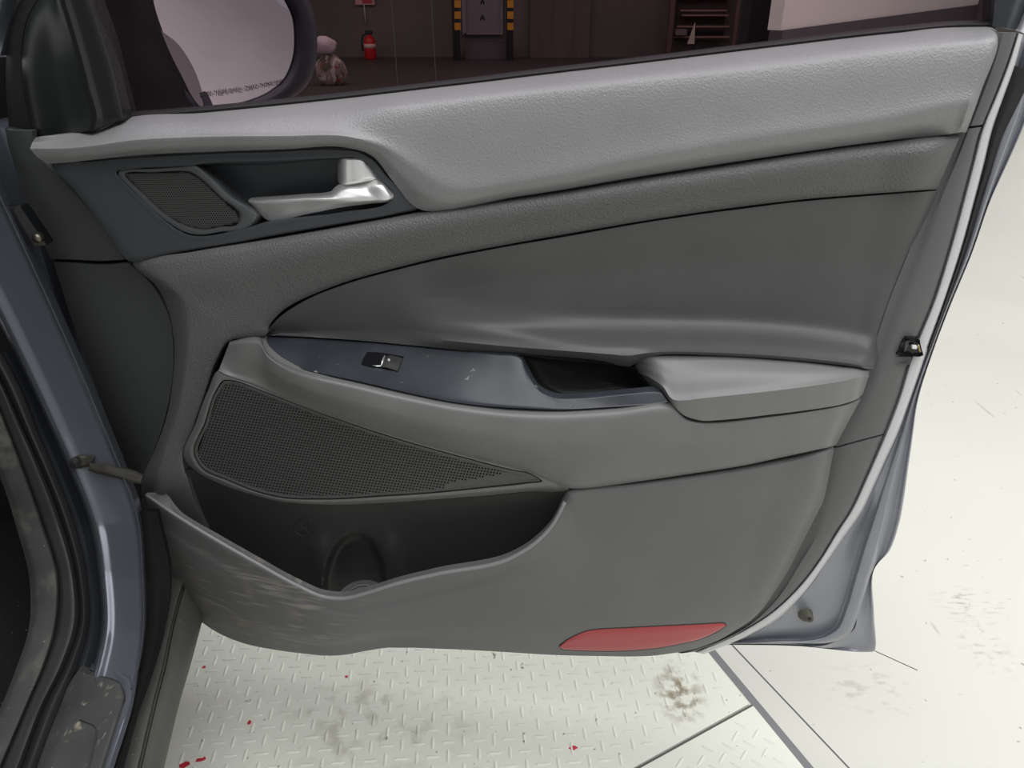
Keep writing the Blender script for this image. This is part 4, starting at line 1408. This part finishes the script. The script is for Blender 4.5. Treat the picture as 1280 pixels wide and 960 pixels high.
# warning lettering on the mirror glass
cu = bpy.data.curves.new('lettering', 'FONT')
cu.body = '\uc0ac\ubb3c\uc774 \uac70\uc6b8\uc5d0 \ubcf4\uc774\ub294 \uac83\ubcf4\ub2e4 \uac00\uae4c\uc774 \uc788\uc74c'
cu.size = 1.0
cu.offset = 0.003
to = bpy.data.objects.new('lettering_source', cu)
COL.objects.link(to)
dg = bpy.context.evaluated_depsgraph_get()
tm = to.evaluated_get(dg).to_mesh()
xs = [v.co.x for v in tm.vertices]
if xs:
    x0, x1 = min(xs), max(xs)
    ys = [v.co.y for v in tm.vertices]
    y0 = min(ys)
    hh = max(ys) - y0
    bm = bmesh.new()
    vs = []
    for v in tm.vertices:
        s = (v.co.x - x0) / (x1 - x0)
        h = (v.co.y - y0) / hh
        u = 250 + s * 106
        vv = 123.5 - 13.5 * s - 4.5 * s * s - h * (7.6 - 1.2 * s)
        vs.append(bm.verts.new(mp(u, vv, -5.5)))
    for p in tm.polygons:
        try:
            bm.faces.new([vs[i] for i in p.vertices])
        except ValueError:
            pass
    finish('warning_lettering', bm, M_text, sm, smooth=False)
bpy.data.objects.remove(to)
bpy.data.curves.remove(cu)

# ------------------------------------------------------------------ the car body at the left
car = thing('car', (-0.62, 0.85, 0.30), 'dark grey car body with hinge pillar, seals and sill beside the opened door', 'car')
YB = [(-100, 1.0), (300, 0.96), (480, 0.93), (540, 0.915), (600, 0.89), (655, 0.865), (720, 0.82), (790, 0.76), (842, 0.705), (900, 0.64), (960, 0.58), (1020, 0.52), (1100, 0.44)]


def yb(v):
    return float(np.interp(v, [p[0] for p in YB], [p[1] for p in YB]))


def body(u, v, d):
    """d millimetres towards the camera from the body's reference surface"""
    p = Yp(u, v, yb(v))
    return p + (CAM - p).normalized() * (d / 1000.0)


BK = Vector((-0.3, 0.8, -0.4)).normalized()
Lr = [(-150, 120), (-60, 290), (0, 405), (37, 480), (65, 540), (86, 587), (112, 655), (123, 720), (126, 790), (117, 832), (112, 850)]
Rr = [(-90, 60), (-20, 200), (44, 335), (107, 475), (140, 555), (152, 585), (173, 645), (180, 720), (180, 795), (172, 842), (166, 862)]
pil = []
for a, b in zip(Lr, Rr):
    va, vb = np.array(a, float), np.array(b, float)
    f = lambda k: tuple(va + (vb - va) * k)
    pil.append([(*va, -12), (*f(0.05), 3), (*f(0.13), 6), (*f(0.3), 1), (*f(0.7), 0), (*f(0.92), 0), (*f(0.965), 5), (*vb, -3)])
patch('hinge_pillar', pil, M_paint, car, nu=120, nv=30, mode=body, gap=0, skirt=40, back=BK)
ps = [[(112, 836, -2), (140, 836, 0), (172, 840, -4)], [(150, 854, 0), (162, 852, 2), (171, 850, -4)], [(156.5, 868, 0), (164, 866, 3), (169, 864, -4)], [(151, 890, 0), (158, 890, 3), (164, 890, -4)], [(145, 907, 0), (152, 907, 3), (159, 907, -4)],
      [(129, 960, 0), (135, 960, 3), (142, 960, -4)], [(105, 1040, 0), (112, 1040, 3), (120, 1040, -4)]]
patch('sill_paint', ps, M_paint, car, nu=60, nv=10, mode=body, gap=0, skirt=30, back=BK)
# flange, fender lip and dusty rocker
fe = [[(172, 640, -20), (182, 640, -18), (196, 640, -30)], [(181, 720, -20), (192, 720, -18), (212, 720, -30)], [(181, 795, -18), (192, 795, -16), (204, 795, -30)], [(172, 845, -16), (180, 845, -14), (190, 845, -26)],
      [(162, 890, -14), (168, 890, -12), (174, 890, -22)], [(142, 960, -12), (148, 960, -10), (154, 960, -20)], [(120, 1040, -12), (127, 1040, -10), (133, 1040, -20)]]
patch('sill_flange', fe, M_flange, car, nu=60, nv=10, mode=body, gap=0, skirt=30, back=BK)
gk = [[(206, 712, -60), (216, 716, -62), (224, 722, -60)], [(200, 760, -40), (212, 765, -42), (222, 772, -40)], [(216, 742, -30), (219, 742, -34), (223, 742, -30)]]


def rock(u, v, z):
    return Zp(u, v, z / 1000.0)


rk = []
for (v, a, m1, m2, b) in [(690, 232, 242, 245, 282), (745, 215.5, 223, 226, 262), (782, 205, 213, 216, 251.5), (832, 187.5, 202, 206, 238), (875, 176, 191, 195, 225.5), (960, 152, 171, 175, 205), (1040, 128, 151, 155, 186)]:
    rk.append([(a, v, 362), (a + (m1 - a) * 0.5, v, 362), (m1, v, 360), (m1 + 1.5, v, 345), (m2, v, 340), (m2 + 2, v, 348), (m2 + (b - m2) * 0.5, v, 322), (b - 3, v, 290), (b, v, 268)])
patch('rocker_cladding', rk, M_dust, car, nu=60, nv=24, mode=rock, gap=0, skirt=70, back=Vector((-0.85, -0.15, -0.35)))

# door aperture seal, kick trim and scuff plate
vv = [440, 480, 540, 587, 655, 720, 782, 830, 880, 960, 1040]
uA = [-95, -60, -30, -2, 21, 37, 35.5, 20, 0, -40, -80]
uI = [-36, -15, 10, 28, 52, 71, 69, 55, 34, 0, -34]
uS = [-16, 4, 31, 52, 78, 95, 98, 82, 57, 27, -3]
uB = [0, 22, 46, 66, 92, 107, 110, 97, 76, 46, 16]
uL = [17, 36, 64, 85, 111, 123, 126, 118, 100, 70, 40]
kick = [[(uA[i], vv[i] + 6, -4), (uA[i] * 0.75 + uI[i] * 0.25, vv[i] + 3, 8), (uA[i] * 0.3 + uI[i] * 0.7, vv[i], 10), (uI[i] - 2, vv[i], 10), (uI[i], vv[i], 4)] for i in range(11)]
patch('kick_trim', kick, M_trim, car, nu=90, nv=14, mode=body, gap=0, skirt=40, back=BK)
seal1 = [[(uI[i], vv[i], -4), (uI[i] + (uS[i] - uI[i]) * 0.2, vv[i], 8), (uI[i] + (uS[i] - uI[i]) * 0.7, vv[i], 8), (uS[i], vv[i], -5)] for i in range(11)]
patch('aperture_seal', seal1, M_black, car, nu=90, nv=12, mode=body, gap=0.4, skirt=30, back=BK)
seal2 = [[(uS[i], vv[i], -6), (uS[i] + (uB[i] - uS[i]) * 0.4, vv[i], 6), (uB[i], vv[i], -8)] for i in range(11)]
patch('aperture_seal', seal2, M_black, car, nu=90, nv=10, mode=body, gap=0.2, skirt=30, back=BK)
chan = [[(uB[i] - 2, vv[i], -14), ((uB[i] + uL[i]) / 2, vv[i], -26), (uL[i] + 2, vv[i], -12)] for i in range(11)]
patch('aperture_channel', chan, mat('channel_dark_paint', rgb(34, 36, 42), 0.4), car, nu=60, nv=8, mode=body, gap=0, skirt=10, back=BK)
sc = [[(98, 838, 2), (108, 842, 6), (130, 847, 5), (150, 855, 4), (153, 858, 0)], [(88, 852, -2), (104, 858, 5), (130, 862, 5), (152, 866, 4), (156, 869, 0)], [(76, 880, -4), (92, 884, 5), (122, 888, 5), (147, 891, 4), (151, 892, 0)],
      [(60, 920, -4), (78, 922, 5), (108, 924, 5), (137, 925, 4), (140.5, 925, 0)], [(45, 962, -4), (64, 962, 5), (96, 962, 5), (125, 962, 4), (128.5, 962, 0)], [(15, 1040, -4), (36, 1040, 5), (70, 1040, 5), (100, 1040, 4), (104, 1040, 0)]]
scf = patch('scuff_plate', sc, M_dirt, car, nu=60, nv=30, mode=body, gap=0.3, skirt=20, back=BK)
bm = bmesh.new()
tube(bm, [body(u, v, 6.0) for u, v in ((100, 900), (108, 902.5), (116, 905.5), (120.5, 910), (121, 917), (117, 932), (110, 962), (95, 1030))], 0.0010, 5)
finish('scuff_rib', bm, M_dirt, scf)

# footwell floor and dark cabin
bm = bmesh.new()
c = Vector((-1.05, 0.75, 0.335))
obox(bm, c, Vector((0.42, -0.083, 0)), CARF * 0.75, Vector((0, 0, 0.01)))
finish('footwell_carpet', bm, M_carpet, car)
M_cabin = mat('cabin_dark', rgb(34, 34, 36), 0.8)
OUT = Vector((0.981, 0.194, 0))
bm = bmesh.new()
obox(bm, Vector((-0.95, 1.28, 0.62)), OUT * 0.36, CARF * 0.03, Vector((0, 0, 0.30)))
finish('dash_side', bm, M_cabin, car)
bm = bmesh.new()
obox(bm, Vector((-1.22, -0.1, 1.66)), OUT * 0.68, CARF * 1.25, Vector((0, 0, 0.03)), 0.02)
finish('unseen_roof', bm, M_paint, car)  # unseen car roof, added to shade the left side of the door
bm = bmesh.new()
obox(bm, Vector((-1.85, -0.1, 0.95)), OUT * 0.04, CARF * 1.25, Vector((0, 0, 0.68)))
finish('unseen_far_side', bm, M_cabin, car)  # unseen far side, added with the roof to cut bounced light
# front wing behind the door and hinge
bm = bmesh.new()
hp0 = Yp(60, 330, 1.06)
hp0.z = 0.68
obox(bm, hp0 + CARF * 0.32 - OUT * 0.03, OUT * 0.02, CARF * 0.30, Vector((0, 0, 0.36)), 0.01)
finish('front_wing', bm, M_paint, car)
bm = bmesh.new()
obox(bm, Vector((-0.80, 1.16, 0.72)), OUT * 0.22, CARF * 0.02, Vector((0, 0, 0.40)))
finish('inner_wing', bm, mat('inner_wing_black', rgb(22, 22, 24), 0.6), car)
apil = [[(-80, 60, 0), (-30, 60, 10), (0, 70, 0)], [(-70, 0, 0), (0, 0, 14), (14, 20, -6)], [(-60, -60, 0), (20, -60, 14), (46, -60, -6)]]
patch('windscreen_pillar', apil, M_paint, car, nu=24, nv=14, mode=lambda u, v, d: Yp(u, v, 1.06 - d / 1000), gap=0, skirt=30)
# upper hinge
bm = bmesh.new()
h0, h1 = Yp(22, 262, 0.985), Yp(46, 300, 0.985)
hc_ = (h0 + h1) / 2
obox(bm, hc_, Vector((0.012, 0.004, 0)), Vector((0, 0.01, 0)), Vector((0.010, 0, -0.026)), 0.003)
hg = finish('hinge', bm, M_gloss, car)
bm = bmesh.new()
b0 = Yp(50, 296, 0.98)
tube(bm, [b0, b0 + Vector((0.0, -0.01, 0))], [0.007, 0.006], 8)
finish('hinge_bolt', bm, M_steel, hg)

# door check strap
strap = [[(89, 573, 6), (93, 571, 8), (92, 580, 8), (96, 586, 6)], [(97, 569.5, 6), (98, 572, 9), (100, 580, 9), (103, 585, 6)], [(108, 570, 6), (108, 574, 9), (108, 579, 9), (109, 583.5, 6)], [(118, 570, 6), (117, 573, 9), (114, 579, 9), (114, 584, 6)]]
cs_ = patch('check_bracket', strap, M_steel, car, nu=24, nv=10, mode=body, gap=0, skirt=6, back=BK)
bm = bmesh.new()
b0 = body(94, 579, 8)
dirb = (CAM - b0).normalized()
tube(bm, [b0, b0 + dirb * 0.004, b0 + dirb * 0.0042, b0 + dirb * 0.009], [0.0085, 0.0085, 0.006, 0.0055], 6)
tube(bm, [b0 + dirb * 0.009, b0 + dirb * 0.0091], [0.003, 0.003], 8)
finish('bracket_bolt', bm, M_rubber, cs_)
bar = [[(104, 578, 9), (112, 578, 12), (112, 584, 12), (110, 588, 8)], [(122, 581, 9), (124, 582, 12), (121, 588, 12), (120, 591.5, 8)], [(128, 580.5, 10), (131, 582, 14), (127, 589, 14), (126, 593, 8)], [(150, 585, 4), (151, 587, 8), (148, 595, 8), (147, 598, 2)],
       [(166, 588.5, 0), (166, 591, 4), (160, 598, 4), (160, 602, -2)], [(178, 594, -10), (178, 596, -8), (176, 601, -8), (176, 605, -12)]]
patch('check_strap', bar, mat('strap_black', rgb(62, 60, 54), 0.5), car, nu=40, nv=10, mode=body, gap=0, skirt=8, back=BK)
